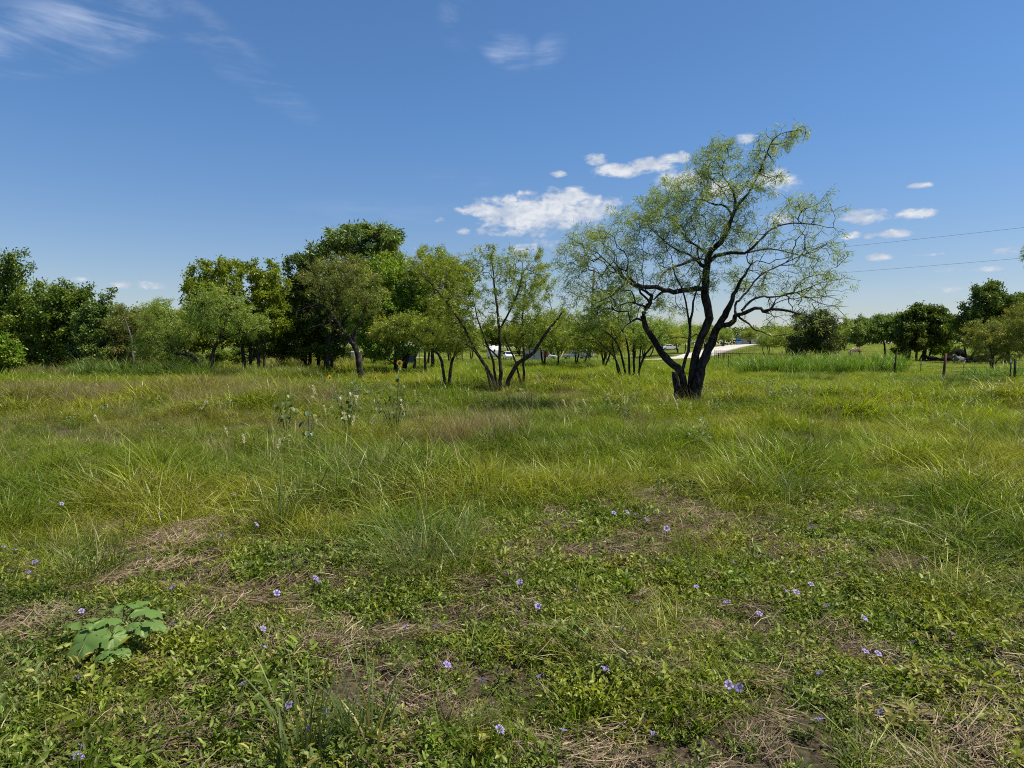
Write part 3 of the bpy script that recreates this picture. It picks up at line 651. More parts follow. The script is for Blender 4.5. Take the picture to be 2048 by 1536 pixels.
# right-hand pasture
px_tree('cedar_tree', 'dark rounded cedar with two short trunks in the pasture behind the fence', 70,
    [[(1610,'g',.16),(1612,695,.12),(1620,660,.05)], [(1646,'g',.16),(1642,690,.12),(1636,650,.05)]],
    [(1630,650,44,32),(1616,685,46,22),(1654,688,38,20),(1600,700,24,10)], 'needle', 'leaf_cedar', 'bark_black', 11000, .24, 48, natt=240, bf=.3, base_r=.08, spread=.26)
px_tree('mesquite_tree', 'small open green tree with single thin trunk in the pasture beside the dark oaks', 85,
    [[(1771,'g',.14),(1769,690,.11),(1762,665,.06)]],
    [(1760,660,46,28),(1728,668,38,24),(1785,650,26,22)], 'broad', 'leaf_walnut', 'bark_brown', 7500, .2, 49, natt=160, bf=.3, base_r=.08, spread=.3)
px_tree('oak_tree', 'broad dark oak on a cluster of trunks in the pasture', 80,
    [[(1816,'g',.2),(1820,695,.15),(1816,660,.06)], [(1833,'g',.16),(1834,690,.12),(1838,640,.05)], [(1848,'g',.26),(1850,690,.2),(1850,640,.08)], [(1838,'g',.14),(1850,700,.1),(1868,660,.05)], [(1856,'g',.12),(1866,690,.1),(1885,660,.04)]],
    [(1846,648,50,38),(1816,672,42,32),(1876,664,36,36),(1842,620,26,12,1.2),(1884,635,18,18,1.2)], 'broad', 'leaf_dark', 'bark_black', 17000, .24, 50, natt=280, bf=.3, base_r=.14, spread=.34)
px_tree('oak_tree', 'tall dark tree towering over the resting cattle', 68,
    [[(1936,'g',.16),(1948,706,.12),(1965,670,.07),(1985,600,.03)], [(1938,'g',.12),(1930,700,.08),(1925,660,.04)], [(2016,'g',.2),(2016,690,.15),(2020,620,.05)]],
    [(1990,612,62,36),(1955,650,46,44),(2040,630,56,52),(1980,580,36,16,1.2),(2020,676,60,30),(1925,640,20,26,1.1)], 'broad', 'leaf_dark', 'bark_black', 20000, .2, 51, natt=300, bf=.3, base_r=.12, spread=.32)
px_tree('mesquite_tree', 'scraggly olive mesquite with low twiggy branches beside the resting cattle', 44,
    [[(1985,'g',.11),(1984,715,.09),(1980,690,.06),(1970,660,.03)], [(1984,715,.06),(2010,690,.05),(2035,660,.025)], [(1986,730,.04),(2006,712,.03),(2026,708,.014)]],
    [(1975,672,44,40),(2028,668,44,46),(1990,712,40,18,.5),(2060,640,40,50)], 'feather', 'leaf_mesquite_olive', 'bark_brown', 6500, .2, 52, natt=240, bf=.22, base_r=.06, spread=.22)
px_tree('shrub', 'pale green bushy young tree behind the grazing black cow', 84,
    [[(1890,'g',.07),(1889,705,.05),(1888,690,.03)]], [(1888,695,28,20),(1900,700,20,16)], 'broad', 'leaf_bright', 'bark_brown', 2600, .22, 53, natt=70, bf=.3, base_r=.05, spread=.25)
px_tree('mesquite_tree', 'mesquite whose low branch tip hangs above the pasture fence', 25,
    [[(2210,'g',.17),(2200,700,.14),(2185,620,.11),(2150,560,.07),(2100,520,.03)], [(2190,640,.08),(2240,560,.06),(2260,480,.03)], [(2160,570,.05),(2150,500,.03),(2130,440,.015)]],
    [(2112,500,70,34),(2180,440,80,60),(2150,580,70,40),(2260,500,80,70),(2064,508,18,14,1.6)], 'feather', 'leaf_mesquite', 'bark_black', 6500, .14, 54, natt=240, bf=.2, base_r=.06, spread=.13)

# --- dead snag, bare and pale
def snag():
    base = gnd(268, 36.5)
    P = lambda u, v, dy=0: at(u, v, 36.5 + dy)[:]
    limbs = [([base[:], P(266, 715), P(263, 680), P(254, 648), P(245, 628)], [.08, .07, .055, .035, .012], True),
             ([P(264, 690), P(276, 668), P(284, 645)], [.03, .02, .008], False), ([P(257, 655), P(250, 640, .3), P(238, 634, .5)], [.02, .014, .006], False)]
    pos, par, rad, nt = grow(limbs, [(P(262, 660), (.7, .7, .9), 14)], 5, tip_r=.006, base_r=.02)
    o = thing('dead_tree', 'pale grey dead snag without leaves against the dark stand', 'tree', base[:])
    V, Q = tubes(pos - np.array(base), par, rad, nt); obj('trunk', mesh_np('trunk', V, Q, smooth=True), 'bark_grey', o)
snag()

# --- tree kinds for the wood behind: a few models, each copied as trees of their own
def proto_tree(name, kind, lmat, seed, h, w, nleaf, size, trunk_h, bark='bark_brown', nst=1):
    g = np.random.default_rng(seed)
    limbs = []
    for k in range(nst):
        x0, y0 = g.normal(0, .25 if nst > 1 else 0, 2); x1, y1 = g.normal(0, w*.25, 2)
        limbs.append(([(x0, y0, -.2), (x0*1.3 + x1*.3, y0 + y1*.3, trunk_h), (x1, y1, h*.75)], [.05*h/3/nst**.5 + .03, .035*h/3 + .02, .03], True))
    lobes = []
    for k in range(6):
        a = g.uniform(0, 6.28); r = g.uniform(.2, .6)*w; z = g.uniform(trunk_h*1.1 + .8, h*.85)
        lobes.append(((r*math.cos(a), r*math.sin(a), z), (w*g.uniform(.35, .55), w*g.uniform(.35, .55), h*g.uniform(.12, .2)), 26))
    lobes.append(((0, 0, h*.62), (w*.8, w*.8, h*.36), 70))
    return tree(name, '', limbs, lobes, kind, lmat, bark, nleaf, size, seed, (0, 0, 0), base_r=.05*h/3, bf=.3, spread=.3, group=None, minr=.012)
PT = [proto_tree('elm_tree', 'broad', 'leaf_elm', 101, 8.0, 3.2, 5200, .27, 1.6),
      proto_tree('elm_tree', 'broad', 'leaf_dark', 102, 8.5, 3.6, 5200, .27, 1.4),
      proto_tree('mesquite_tree', 'feather', 'leaf_mesquite', 103, 6.0, 3.2, 4200, .32, 1.2, nst=3),
      proto_tree('mesquite_tree', 'feather', 'leaf_mesquite_yellow', 104, 5.4, 3.0, 4200, .32, 1.0, nst=3),
      proto_tree('elm_tree', 'broad', 'leaf_walnut', 105, 7.0, 3.0, 5200, .27, 1.4),
      proto_tree('oak_tree', 'broad', 'leaf_oak', 106, 7.0, 3.4, 5200, .27, 1.3)]
used = set()
def put_tree(k, u, D, label, group, s=1.0, rz=None, top=None):
    o = PT[k] if k not in used else copy_tree(PT[k])
    used.add(k)
    p = gnd(u, D); o.location = p
    if top: s = ((HOR - top)*D/F + EYE - p.z)/[8.4, 9.0, 6.6, 6.0, 7.5, 7.5][k]
    o.scale = (s*random.uniform(.95, 1.15), s*random.uniform(.95, 1.15), s); o.rotation_euler = (0, 0, random.uniform(0, 6.28) if rz is None else rz)
    if not label.startswith('low'): label = {0: 'mid green ', 1: 'dark green ', 2: 'pale green ', 3: 'yellowish green ', 4: 'grey-green ', 5: 'olive-yellow '}[k] + label
    tag(o, label, 'tree' if not label.startswith('low') else 'shrub', group)
    return o
# stand behind the meadow edge (fills the gaps between the front trees)
for (k, u, D, top) in [(1,-90,50,560),(0,-10,52,560),(1,70,54,575),(0,140,50,595),(1,200,53,605),(4,250,50,606),(0,300,54,604),(4,345,52,606),(0,385,54,600),(5,430,54,590),(4,500,56,600),(1,560,52,575),(0,600,56,560),(1,680,55,540),(4,745,54,545),(0,800,58,560),(1,855,62,590)]:
    put_tree(k, u, D, 'leafy tree in the shaded stand behind the meadow edge', 'trees in the stand behind the meadow edge', top=top)
for (u, D, top) in [(-40,45,700),(30,44,704),(95,45,702),(150,44,706),(205,45,700),(250,43,704),(300,46,698),(340,45,702),(385,47,700),(430,46,696),(470,50,692),(520,55,690),(560,56,690),(600,57,688),(650,60,690),(700,66,690),(745,62,692)]:
    o = put_tree(1 if u % 2 else 0, u, D, 'low dark undergrowth bush among the trunks of the shaded stand', 'undergrowth bushes in the stand', top=top)
    o.scale = (o.scale[0]*2.0, o.scale[1]*1.6, o.scale[2])
for i, u in enumerate(range(850, 1420, 34)):
    o = put_tree((0, 4, 1)[i % 3], u + random.uniform(-8, 8), 196 + random.uniform(-8, 14) + max(0, u - 1250)*.15, 'low thicket bush under the wood behind the homestead', 'thicket behind the homestead', top=random.uniform(650, 668))
    o.scale = (o.scale[0]*2.0, o.scale[1]*1.5, o.scale[2])
# mesquites between the meadow and the homestead
for (k, u, D, top) in [(2,1118,164,632),(3,1160,172,636),(2,1215,84,640),(2,1100,50,602),(3,1205,47,606),(2,1155,56,612),(3,900,72,640),(2,935,100,636),(3,1040,168,630),(2,1290,134,628),(3,1325,140,622),(2,1362,150,630),(3,1270,128,640),(3,1100,176,634)]:
    put_tree(k, u, D, 'airy mesquite standing between meadow and homestead', 'mesquites before the homestead', top=top)
# wood behind the homestead and along the road
for (k, u, D, top) in [(4,840,165,636),(0,880,172,630),(4,930,180,634),(0,985,186,640),(5,1035,182,640),(0,1085,190,636),(4,1130,184,640),(1,1175,188,644),(0,1220,192,640),(4,1262,186,646),(0,1305,196,646),(2,1345,178,650),(4,1390,230,652)]:
    put_tree(k, u, D, 'leafy tree in the wood behind the homestead', 'trees in the wood behind the homestead', top=top)
for (k, u, D, top) in [(2,1450,205,650),(3,1500,225,648),(2,1545,190,640),(3,1590,200,642),(4,1425,240,650),(3,1408,185,640),(2,1535,128,652),(3,1572,120,644),(2,1604,112,648),(3,1690,150,642),(2,1660,140,650)]:
    put_tree(k, u, D, 'roadside tree beyond the gravel road bend', 'roadside trees beyond the bend', top=top)
for (k, u, D, top) in [(4,1640,220,640),(0,1690,232,634),(4,1722,225,628),(1,1760,240,622),(0,1800,236,624),(4,1850,245,622),(1,1900,238,622),(0,1950,240,628),(4,2000,236,624),(1,2050,242,622),(0,2110,238,626),(4,2170,240,630)]:
    put_tree(k, u, D, 'leafy tree in the wood at the far side of the pasture', 'trees at the far side of the pasture', top=top)

# far wood on the skyline: one mass of foliage, too far to tell the trees apart
def far_wood():
    g = np.random.default_rng(88); n = 42000
    az = g.uniform(-.42, .86, n); dep = g.uniform(0, 26, n); Rr = 300 + dep
    x = Rr*np.tan(az); y = np.full(n, 1.0)*Rr; hh = 5.5 + 5.0*fbm(x*.045 + 4, dep*.05, 3) + 2.2*(vnoise(x*.22, dep*.1) - .5)
    f = g.random(n)**.6; z = H(x, y) + hh*f
    C = np.stack([x, y, z], 1); D = unit(g.normal(0, 1, (n, 3))); N = unit(g.normal(0, .7, (n, 3)) + [0, 0, .8])
    v, t, ti = leaf_mesh(C, D, N, g.uniform(.7, 1.5, n), g.uniform(.5, 1.0, n), np.clip(fbm(x*.06, z*.3, 2) + g.normal(0, .15, n), 0, 1))
    o = obj('distant_wood', mesh_np('distant_wood', v, t, {'tint': ti}), 'leaf_dark'); o['kind'] = 'stuff'; tag(o, 'dark continuous wood along the skyline behind everything', 'wood')
far_wood()

# ------------------------------------------------------------------ utility poles, wires, fences
M['wood_pole'] = bark_mat('wood_pole', (.06, .045, .035), (.14, .11, .085), 8)
M['wire'] = mat('wire', (.03, .03, .032), .5, .3)
M['rust'] = mat('rust', (.105, .048, .03), .9, .2, .4, 14, .4, 60)
M['post_wood'] = bark_mat('post_wood', (.035, .028, .022), (.12, .095, .075), 20)
M['tpost'] = mat('tpost', (.045, .06, .045), .6, .3, .3, 10)
M['white_tip'] = mat('white_tip', (.72, .72, .68), .6)
M['galv'] = mat('galv', (.30, .30, .30), .45, .7, .2, 12)
M['guard_yellow'] = mat('guard_yellow', (.72, .60, .30), .5, 0, .12)
def pole(name, p, h, label, lean=0.0):
    t = thing(name, label, 'utility pole', p[:])
    MB().tube([(0,0,-.3),(lean*.5,0,h*.5),(lean,0,h)], [.15,.125,.10], 10).build('shaft', 'wood_pole', t, smooth=True)
    MB().tube([(lean,0,h-.06),(lean,0,h+.22)], [.03,.05], 8).build('insulator', 'galv', t)
    MB().tube([(lean-.1,-.14,h-2.05),(lean+.1,-.14,h-2.05)], [.05,.05], 8).build('clamp', 'galv', t)
    return t
pA = gnd(1178, 75); pB = Vector((51.0, 34.0, Hf(51, 34)))
hA = EYE + (HOR - 541)*75/F - pA.z
pole('utility_pole', pA, hA, 'tall brown wooden utility pole braced by a guy wire near the homestead', .5)
pole('utility_pole', pB, hA + .3, 'brown wooden utility pole in the pasture carrying the far end of the wires')
def wire(z0, z1, sag, label):
    a = pA + Vector((.5, 0, z0)); b = pB + Vector((0, 0, z1)); pts = []
    for k in range(25):
        f = k/24; q = a.lerp(b, f); q.z -= sag*4*f*(1-f); pts.append(q - a)
    o = MB().tube(pts, .008, 5).build('power_line', 'wire', loc=a); tag(o, label, 'power line')
wire(hA + .2, hA + .5, .55, 'upper power line strung between the wooden poles')
wire(hA - 2.0, hA - 1.75, .45, 'lower power line strung below the upper wire')
def guy():
    a = at(1187, 575, 75); b = gnd(1116, 72); e = (a - b)
    t = thing('guy_wire', 'slanting guy wire with pale yellow plastic guard near its ground anchor', 'guy wire', b[:])
    MB().tube([(0,0,-.1), e], .012, 5).build('cable', 'wire', t)
    MB().tube([e*.02, e*.16, e*.33], [.05,.055,.05], 7).build('guard', 'guard_yellow', t)
guy()
def post(name, p, h, r, m, label, lean=(0,0), cat='fence post', group=None, tip=False):
    t = thing(name, label, cat, p[:], 0, group)
    if name == 't_post':
        mb = MB(); mb.box(-.022,.022,-.004,.004,-.2,h); mb.box(-.004,.004,-.03,-.004,-.2,h)
        o = mb.build('stake', m, t)
        if tip: MB().box(-.025,.025,-.034,.007,h-.11,h+.004).build('tip', 'white_tip', t)
    else:
        MB().tube([(0,0,-.2),(lean[0]*.5,lean[1]*.5,h*.5),(lean[0],lean[1],h)], [r*1.1,r,r*.95], 9).build('shaft', m, t, smooth=True)
    t.rotation_euler = (0, 0, random.uniform(-.3, .3))
    return t
fl = [(2031, 29.5, 1.02, .05, 'post_wood', 'post', 'weathered dark wooden fence post standing close beside a thin steel stake', (.02,0)),
      (1888, 33.5, 1.30, .062, 'rust', 'post', 'leaning rust-red pipe fence post before the resting cattle', (.13,0)),
      (1789, 38.5, 1.30, .05, 'post_wood', 'post', 'dark leaning wooden fence post at the end of the tall bright grass', (.12,0)),
      (1701, 45, 1.45, .07, 'rust', 'post', 'brown fence post showing above the tall bright grass by the brown cow', (.04,0)),
      (1565, 62, 1.3, .06, 'rust', 'post', 'brown pipe post where the wire fence meets the rail fence', (0,0))]
fp = []
for u, D, h, r, m, n, lab, lean in fl:
    p = gnd(u, D); post('fence_post', p, h, r, m, lab, lean); fp.append((p, h))
post('t_post', gnd(2023, 29.6), .98, 0, 'tpost', 'thin green steel stake with white tip next to the dark wooden post', tip=True)
post('t_post', gnd(1929, 35.5), .86, 0, 'tpost', 'short steel fence stake with white tip in front of the black cow', tip=True)
post('t_post', gnd(1843, 39.5), .95, 0, 'tpost', 'short steel fence stake between the rust-red post and the leaning wooden post', tip=True)
post('t_post', gnd(1457, 44), 1.05, 0, 'tpost', 'lone dark steel stake in the grass right of the big mesquite trunk')
for lv in (.3, .62, .95):
    pts = []
    p0 = fp[0][0] + (fp[0][0] - fp[1][0])*2.2
    for p in [p0] + [q[0] for q in fp]: pts.append((p.x, p.y, p.z + lv))
    o = MB().tube([Vector(q) - Vector(pts[0]) for q in pts], .006, 4).build('fence_wire', 'wire', loc=pts[0])
    tag(o, {.3: 'lowest', .62: 'middle', .95: 'top'}[lv] + ' barbed wire strand along the pasture fence', 'fence wire')
# rail fence of pipe
rl = [(1424, 84), (1437, 80), (1448, 77), (1462, 73.5), (1480, 70), (1530, 66), (1562, 63)]
t = thing('rail_fence', 'rusty pipe rail fence on short posts between the gravel road and the pasture', 'fence', gnd(1480, 70)[:]); o0 = gnd(1480, 70)
tops = []
for u, D in rl:
    p = gnd(u, D) - o0; tops.append(p + Vector((0, 0, .98)))
    MB().tube([p - Vector((0,0,.2)), p + Vector((0,0,.98))], .045, 7).build('post', 'rust', t)
MB().tube(tops, .04, 7).build('rail', 'rust', t)
# steel stakes along the road
tp = []
for k in range(24):
    f = k/23; u = 1430 + 92*f; D = 80 + 72*f
    p = gnd(u, D); tp.append(p + Vector((0, 0, 1.15)))
    if k == 0:
        first = post('t_post', p, 1.32, 0, 'tpost', 'thin steel fence stake in the row beside the gravel road', group='stakes along the gravel road')
        first.scale = (2.2, 2.2, 1)
    else:
        c = copy_tree(first); c.location = p
a = tp[0]
for dz, nm in ((0, 'upper'), (-.45, 'lower')):
    o = MB().tube([q - a + Vector((0,0,dz)) for q in tp], .006, 4).build('fence_wire', 'wire', loc=a); tag(o, nm + ' wire strand on the stakes beside the gravel road', 'fence wire')

# ------------------------------------------------------------------ homestead
M['white_paint'] = mat('white_paint', (.74, .74, .72), .45, 0, .06)
M['silver'] = mat('silver', (.33, .34, .35), .35, .5, .08)
M['car_white'] = mat('car_white', (.70, .71, .72), .3, 0, .04)
M['car_blue'] = mat('car_blue', (.10, .28, .55), .3, .1, .05)
M['dark_glass'] = mat('dark_glass', (.02, .025, .03), .08, 0, .05, spec=.8)
M['rubber'] = mat('rubber', (.02, .02, .02), .9)
M['grey_wall'] = mat('grey_wall', (.34, .34, .33), .85, 0, .12, 3)
M['roof_pale'] = mat('roof_pale', (.50, .48, .44), .6, .2, .15)
M['red_paint'] = mat('red_paint', (.30, .035, .03), .6, 0, .15)
M['green_paint'] = mat('green_paint', (.06, .24, .14), .5)
M['tarp'] = mat('tarp', (.15, .19, .25), .75, 0, .12, 2, .5, 6)
M['orange'] = mat('orange', (.48, .13, .05), .6, 0, .15)
M['black_plastic'] = mat('black_plastic', (.018, .018, .02), .5)
M['tan_wall'] = mat('tan_wall', (.42, .36, .28), .85)
M['plank'] = mat('plank', (.40, .34, .24), .85, 0, .2, 10)
M['stripe'] = mat('stripe', (.20, .22, .25), .5)
def wheels(t, xs, y, r, w=.22):
    for x in xs:
        for s in (-1, 1):
            wh = MB().tube([(x, s*y - w/2, r), (x, s*y + w/2, r)], r, 18).build('wheel', 'rubber', t)
            MB().tube([(x, s*y - w/2 - .01, r), (x, s*y + w/2 + .01, r)], r*.55, 12).build('rim', 'silver', wh)
def car(name, label, p, rz, m, prof, cabin, W, xs, wr, glass):
    t = thing(name, label, 'car' if name == 'parked_car' else 'truck', p[:], rz)
    b = MB().prism(prof, -W/2, W/2).build('body', m, t, .06)
    c = MB()
    n = len(cabin); hw, tw = W/2 - .04, W/2 - .22; zm = max(z for _, z in cabin); z0 = min(z for _, z in cabin)
    vs = [(x, -(hw if z < z0 + .1 else tw), z) for x, z in cabin] + [(x, (hw if z < z0 + .1 else tw), z) for x, z in cabin]
    c.add(vs, [tuple(range(n)), tuple(range(2*n-1, n-1, -1))] + [(i, i+n, (i+1) % n + n, (i+1) % n) for i in range(n)])
    c.build('cabin', m, t, .05)
    for q in glass:                       # side panes, one each side; then front and rear panes
        for s in (-1, 1):
            pts = []
            for x, z in q:
                f = (z - z0)/(zm - z0); y = s*(hw + (tw - hw)*f)
                pts += [(x, y + s*.012, z)]
            g = MB(); g.add(pts + [(x, y - s*.02, z) for x, y, z in pts], [(0,1,2,3), (7,6,5,4), (0,4,5,1), (1,5,6,2), (2,6,7,3), (3,7,4,0)]); g.build('window', 'dark_glass', t)
    for a, b2 in ((0, 1), (2, 3)):
        (xa, za), (xb, zb) = cabin[a], cabin[b2]; f0, f1 = .12, .88
        P = lambda f, s: (xa + (xb-xa)*f + (-.014 if a == 0 else .014), s*((hw + (tw-hw)*f) - .08), za + (zb-za)*f + .012)
        Qp = lambda f, s: (xa + (xb-xa)*f + (.02 if a == 0 else -.02), s*((hw + (tw-hw)*f) - .08), za + (zb-za)*f - .01)
        g = MB(); g.add([P(f0,-1),P(f0,1),P(f1,1),P(f1,-1),Qp(f0,-1),Qp(f0,1),Qp(f1,1),Qp(f1,-1)], [(0,1,2,3),(7,6,5,4),(0,4,5,1),(1,5,6,2),(2,6,7,3),(3,7,4,0)]); g.build('windscreen', 'dark_glass', t)
    x0 = min(x for x, _ in prof); x1 = max(x for x, _ in prof)
    for s in (-1, 1):
        MB().box(x0 - .02, x0 + .06, s*W*.36 - .13, s*W*.36 + .13, .72, .88).build('tail_light', 'red_paint', t)
        MB().box(x1 - .06, x1 + .02, s*W*.36 - .14, s*W*.36 + .14, .68, .84).build('headlight', 'white_paint', t)
    MB().box(x0 - .06, x0 + .05, -W*.45, W*.45, .40, .58).build('bumper', 'silver', t); MB().box(x1 - .05, x1 + .06, -W*.45, W*.45, .38, .58).build('bumper', 'silver', t)
    wheels(t, xs, W/2 - .1, wr)
    return t
pick_prof = [(-2.75,.45),(2.7,.45),(2.75,.85),(2.6,1.08),(1.25,1.14),(-.75,1.14),(-2.75,1.12)]
pick_cab = [(-.78,1.10),(-.62,1.82),(.75,1.82),(1.35,1.10)]
pick_gl = [[(-.6,1.18),(-.48,1.72),(.02,1.72),(.02,1.18)], [(.1,1.18),(.1,1.72),(.66,1.72),(1.12,1.18)]]
sed_prof = [(-2.3,.35),(2.3,.35),(2.3,.75),(1.2,.92),(-1.5,.95),(-2.3,.9)]
sed_cab = [(-1.75,.92),(-1.1,1.42),(.35,1.42),(1.15,.9)]
sed_gl = [[(-1.3,.98),(-.98,1.35),(-.35,1.35),(-.35,.98)], [(-.28,.98),(-.28,1.35),(.28,1.35),(.92,.98)]]
suv_prof = [(-2.3,.4),(2.3,.4),(2.35,.8),(2.2,1.05),(1.0,1.12),(-2.3,1.12)]
suv_cab = [(-2.25,1.08),(-1.95,1.78),(.45,1.78),(1.1,1.08)]
suv_gl = [[(-2.0,1.16),(-1.8,1.68),(-1.05,1.68),(-1.05,1.16)], [(-.95,1.16),(-.95,1.68),(-.2,1.68),(-.2,1.16)], [(-.1,1.16),(-.1,1.68),(.38,1.68),(.86,1.16)]]
car('pickup_truck', 'silver-grey pickup truck with dark windows parked on the drive', gnd(1150, 147), R(188), 'silver', pick_prof, pick_cab, 1.95, (-1.75, 1.75), .40, pick_gl)
car('parked_car', 'white car partly hidden behind the silver-grey pickup', gnd(1167, 153), R(170), 'car_white', suv_prof, suv_cab, 1.85, (-1.45, 1.4), .36, suv_gl)
car('parked_car', 'white-nosed car parked beside the small grey shed', gnd(1094, 150), R(-12), 'car_white', sed_prof, sed_cab, 1.8, (-1.4, 1.4), .33, sed_gl)
car('parked_car', 'dark-grilled white car facing the meadow next to the camper trailer', gnd(1017, 146), R(-80), 'car_white', suv_prof, suv_cab, 1.85, (-1.45, 1.4), .36, suv_gl)
car('parked_car', 'bright blue car parked at the bend of the gravel road', gnd(1478, 215), R(72), 'car_blue', suv_prof, suv_cab, 1.85, (-1.45, 1.4), .36, suv_gl)
car('parked_car', 'pale car half hidden by bushes across the gravel road', gnd(1338, 172), R(10), 'car_white', sed_prof, sed_cab, 1.8, (-1.4, 1.4), .33, sed_gl)
def camper(p, rz):
    t = thing('camper_trailer', 'white camper trailer with rounded corners and oval dark window', 'trailer', p[:], rz)
    MB().prism([(-3,.55),(2.7,.55),(3.05,1.1),(3.0,1.9),(2.55,2.75),(-2.8,2.75),(-3.0,2.5)], -1.15, 1.15).build('body', 'white_paint', t, .12)
    MB().tube([(0,-1.17,0),(0,-1.13,0)], .001, 3)
    for x in (-1.9, 1.5):
        MB().box(x-.45,x+.45,-1.19,-1.14,1.5,2.1).build('window', 'dark_glass', t, .02); MB().box(x-.45,x+.45,1.14,1.19,1.5,2.1).build('window', 'dark_glass', t, .02)
    for s in (-1, 1):                    # oval pane in each end wall
        vs = [(s*3.0 if s < 0 else 3.06, .3*math.cos(a)*.6, 1.85 + .3*math.sin(a)) for a in np.linspace(0, 2*math.pi, 17)[:-1]]
        e = MB(); e.add(vs + [(x - s*.1, y, z) for x, y, z in vs], [tuple(range(16)), tuple(range(31, 15, -1))] + [(i, i+16, (i+1) % 16 + 16, (i+1) % 16) for i in range(16)]); w = e.build('window', 'dark_glass', t); w.location.x = s*.02
    d = MB().box(-.5,.2,-1.19,-1.14,.7,2.4).build('door', 'white_paint', t, .01); MB().box(.08,.14,-1.22,-1.18,1.5,1.6).build('handle', 'silver', d)
    for s in (-1, 1):
        MB().add([(-2.9,s*1.165,.95),(2.6,s*1.165,1.0),(2.6,s*1.165,1.12),(-2.9,s*1.165,1.2),(-2.9,s*1.14,.95),(2.6,s*1.14,1.0),(2.6,s*1.14,1.12),(-2.9,s*1.14,1.2)], [(0,1,2,3),(7,6,5,4),(0,4,5,1),(1,5,6,2),(2,6,7,3),(3,7,4,0)]).build('stripe', 'stripe', t)
    MB().tube([(3,-.5,.6),(4.0,0,.6),(3,.5,.6)], .05, 6).build('drawbar', 'black_plastic', t)
    MB().box(-.4,.4,-.3,.3,2.7,2.98).build('roof_unit', 'white_paint', t, .05)
    wheels(t, (-.55, .3), 1.0, .36)
camper(gnd(987, 145), R(-84))
def shed(p, rz):
    t = thing('garden_shed', 'small grey shed with pale sloping roof and red corner board', 'shed', p[:], rz)
    k = 2.15; w = 2.0
    MB().box(-w,w,-1.4,1.4,-.3,k).build('wall', 'grey_wall', t)
    for x in np.arange(-w + .2, w, .4): MB().box(x-.02,x+.02,-1.425,-1.39,-.1,k).build('batten', 'grey_wall', t)
    MB().prism([(-w-.3,k+.45),(w+.35,k+.2),(w+.35,k+.36),(-w-.3,k+.62)], -1.75, 1.7).build('roof', 'roof_pale', t)
    MB().prism([(-w,k),(w,k),(w,k+.22),(-w,k+.46)], -1.38, 1.38).build('gable', 'grey_wall', t)
    MB().box(w-.02,w+.9,-1.3,1.2,.9,k).build('side_panel', 'red_paint', t)
    MB().box(w+.05,w+.85,-1.33,-1.28,-.1,.9).build('side_door', 'white_paint', t)
    d = MB().box(-.9,.0,-1.44,-1.40,-.1,1.85).build('door', 'grey_wall', t, .01); MB().box(-.15,-.09,-1.5,-1.42,.85,1.0).build('handle', 'black_plastic', d)
    MB().box(-1.7,-1.1,-1.44,-1.40,1.0,1.6).build('window', 'dark_glass', t)
shed(gnd(1068, 140), R(-4))
# garden swing frame in green behind the shed
t = thing('swing_frame', 'green A-shaped metal swing frame beside the small grey shed', 'swing', gnd(1090, 139)[:], R(10))
MB().tube([(-1.0,0,0),(.5,0,1.8)], .05, 6).build('leg', 'green_paint', t); MB().tube([(.6,0,0),(.5,0,1.8)], .05, 6).build('leg', 'green_paint', t)
MB().tube([(-1.0,1.6,0),(.5,1.6,1.8)], .05, 6).build('leg', 'green_paint', t); MB().tube([(.6,1.6,0),(.5,1.6,1.8)], .05, 6).build('leg', 'green_paint', t)
MB().tube([(.5,-.1,1.8),(.5,1.7,1.8)], .05, 6).build('crossbar', 'green_paint', t); MB().box(.25,.75,.4,1.2,.55,.62).build('seat', 'plank', t)
# gate of planks in front of the shed
t = thing('plank_gate', 'pale plank rail nailed between dark posts in front of the shed', 'gate', gnd(1056, 110)[:])
for x in (-1.0, 1.0): MB().tube([(x,0,-.2),(x,0,1.5)], .1, 8).build('post', 'post_wood', t)
for z in (.75, 1.1): MB().box(-1.1,1.1,-.13,-.09,z,z+.14).build('rail', 'plank', t)
# shelter with blue-grey sheet and a white cabinet among the trees
t = thing('tarp_shelter', 'blue-grey sheet shelter standing behind the dark twin trunks', 'shelter', gnd(812, 64)[:], R(6))
MB().prism([(-1.0,-.1),(.55,-.1),(1.35,1.55),(-1.0,1.75)], -1.0, 1.0).build('sheet', 'tarp', t, .06)
for x in (-1.0, 1.3): MB().tube([(x,-1.05,-.1),(x,-1.05,1.8 if x < 0 else 1.6)], .03, 6).build('pole', 'galv', t)
t = thing('storage_cabinet', 'white metal storage cabinet glimpsed between tree trunks', 'cabinet', gnd(715, 62)[:])
MB().box(-.55,.55,-.35,.35,0,1.25).build('body', 'white_paint', t, .03); MB().box(-.5,-.01,-.38,-.352,.08,1.18).build('door', 'white_paint', t, .01); MB().box(.01,.5,-.38,-.352,.08,1.18).build('door', 'white_paint', t, .01)
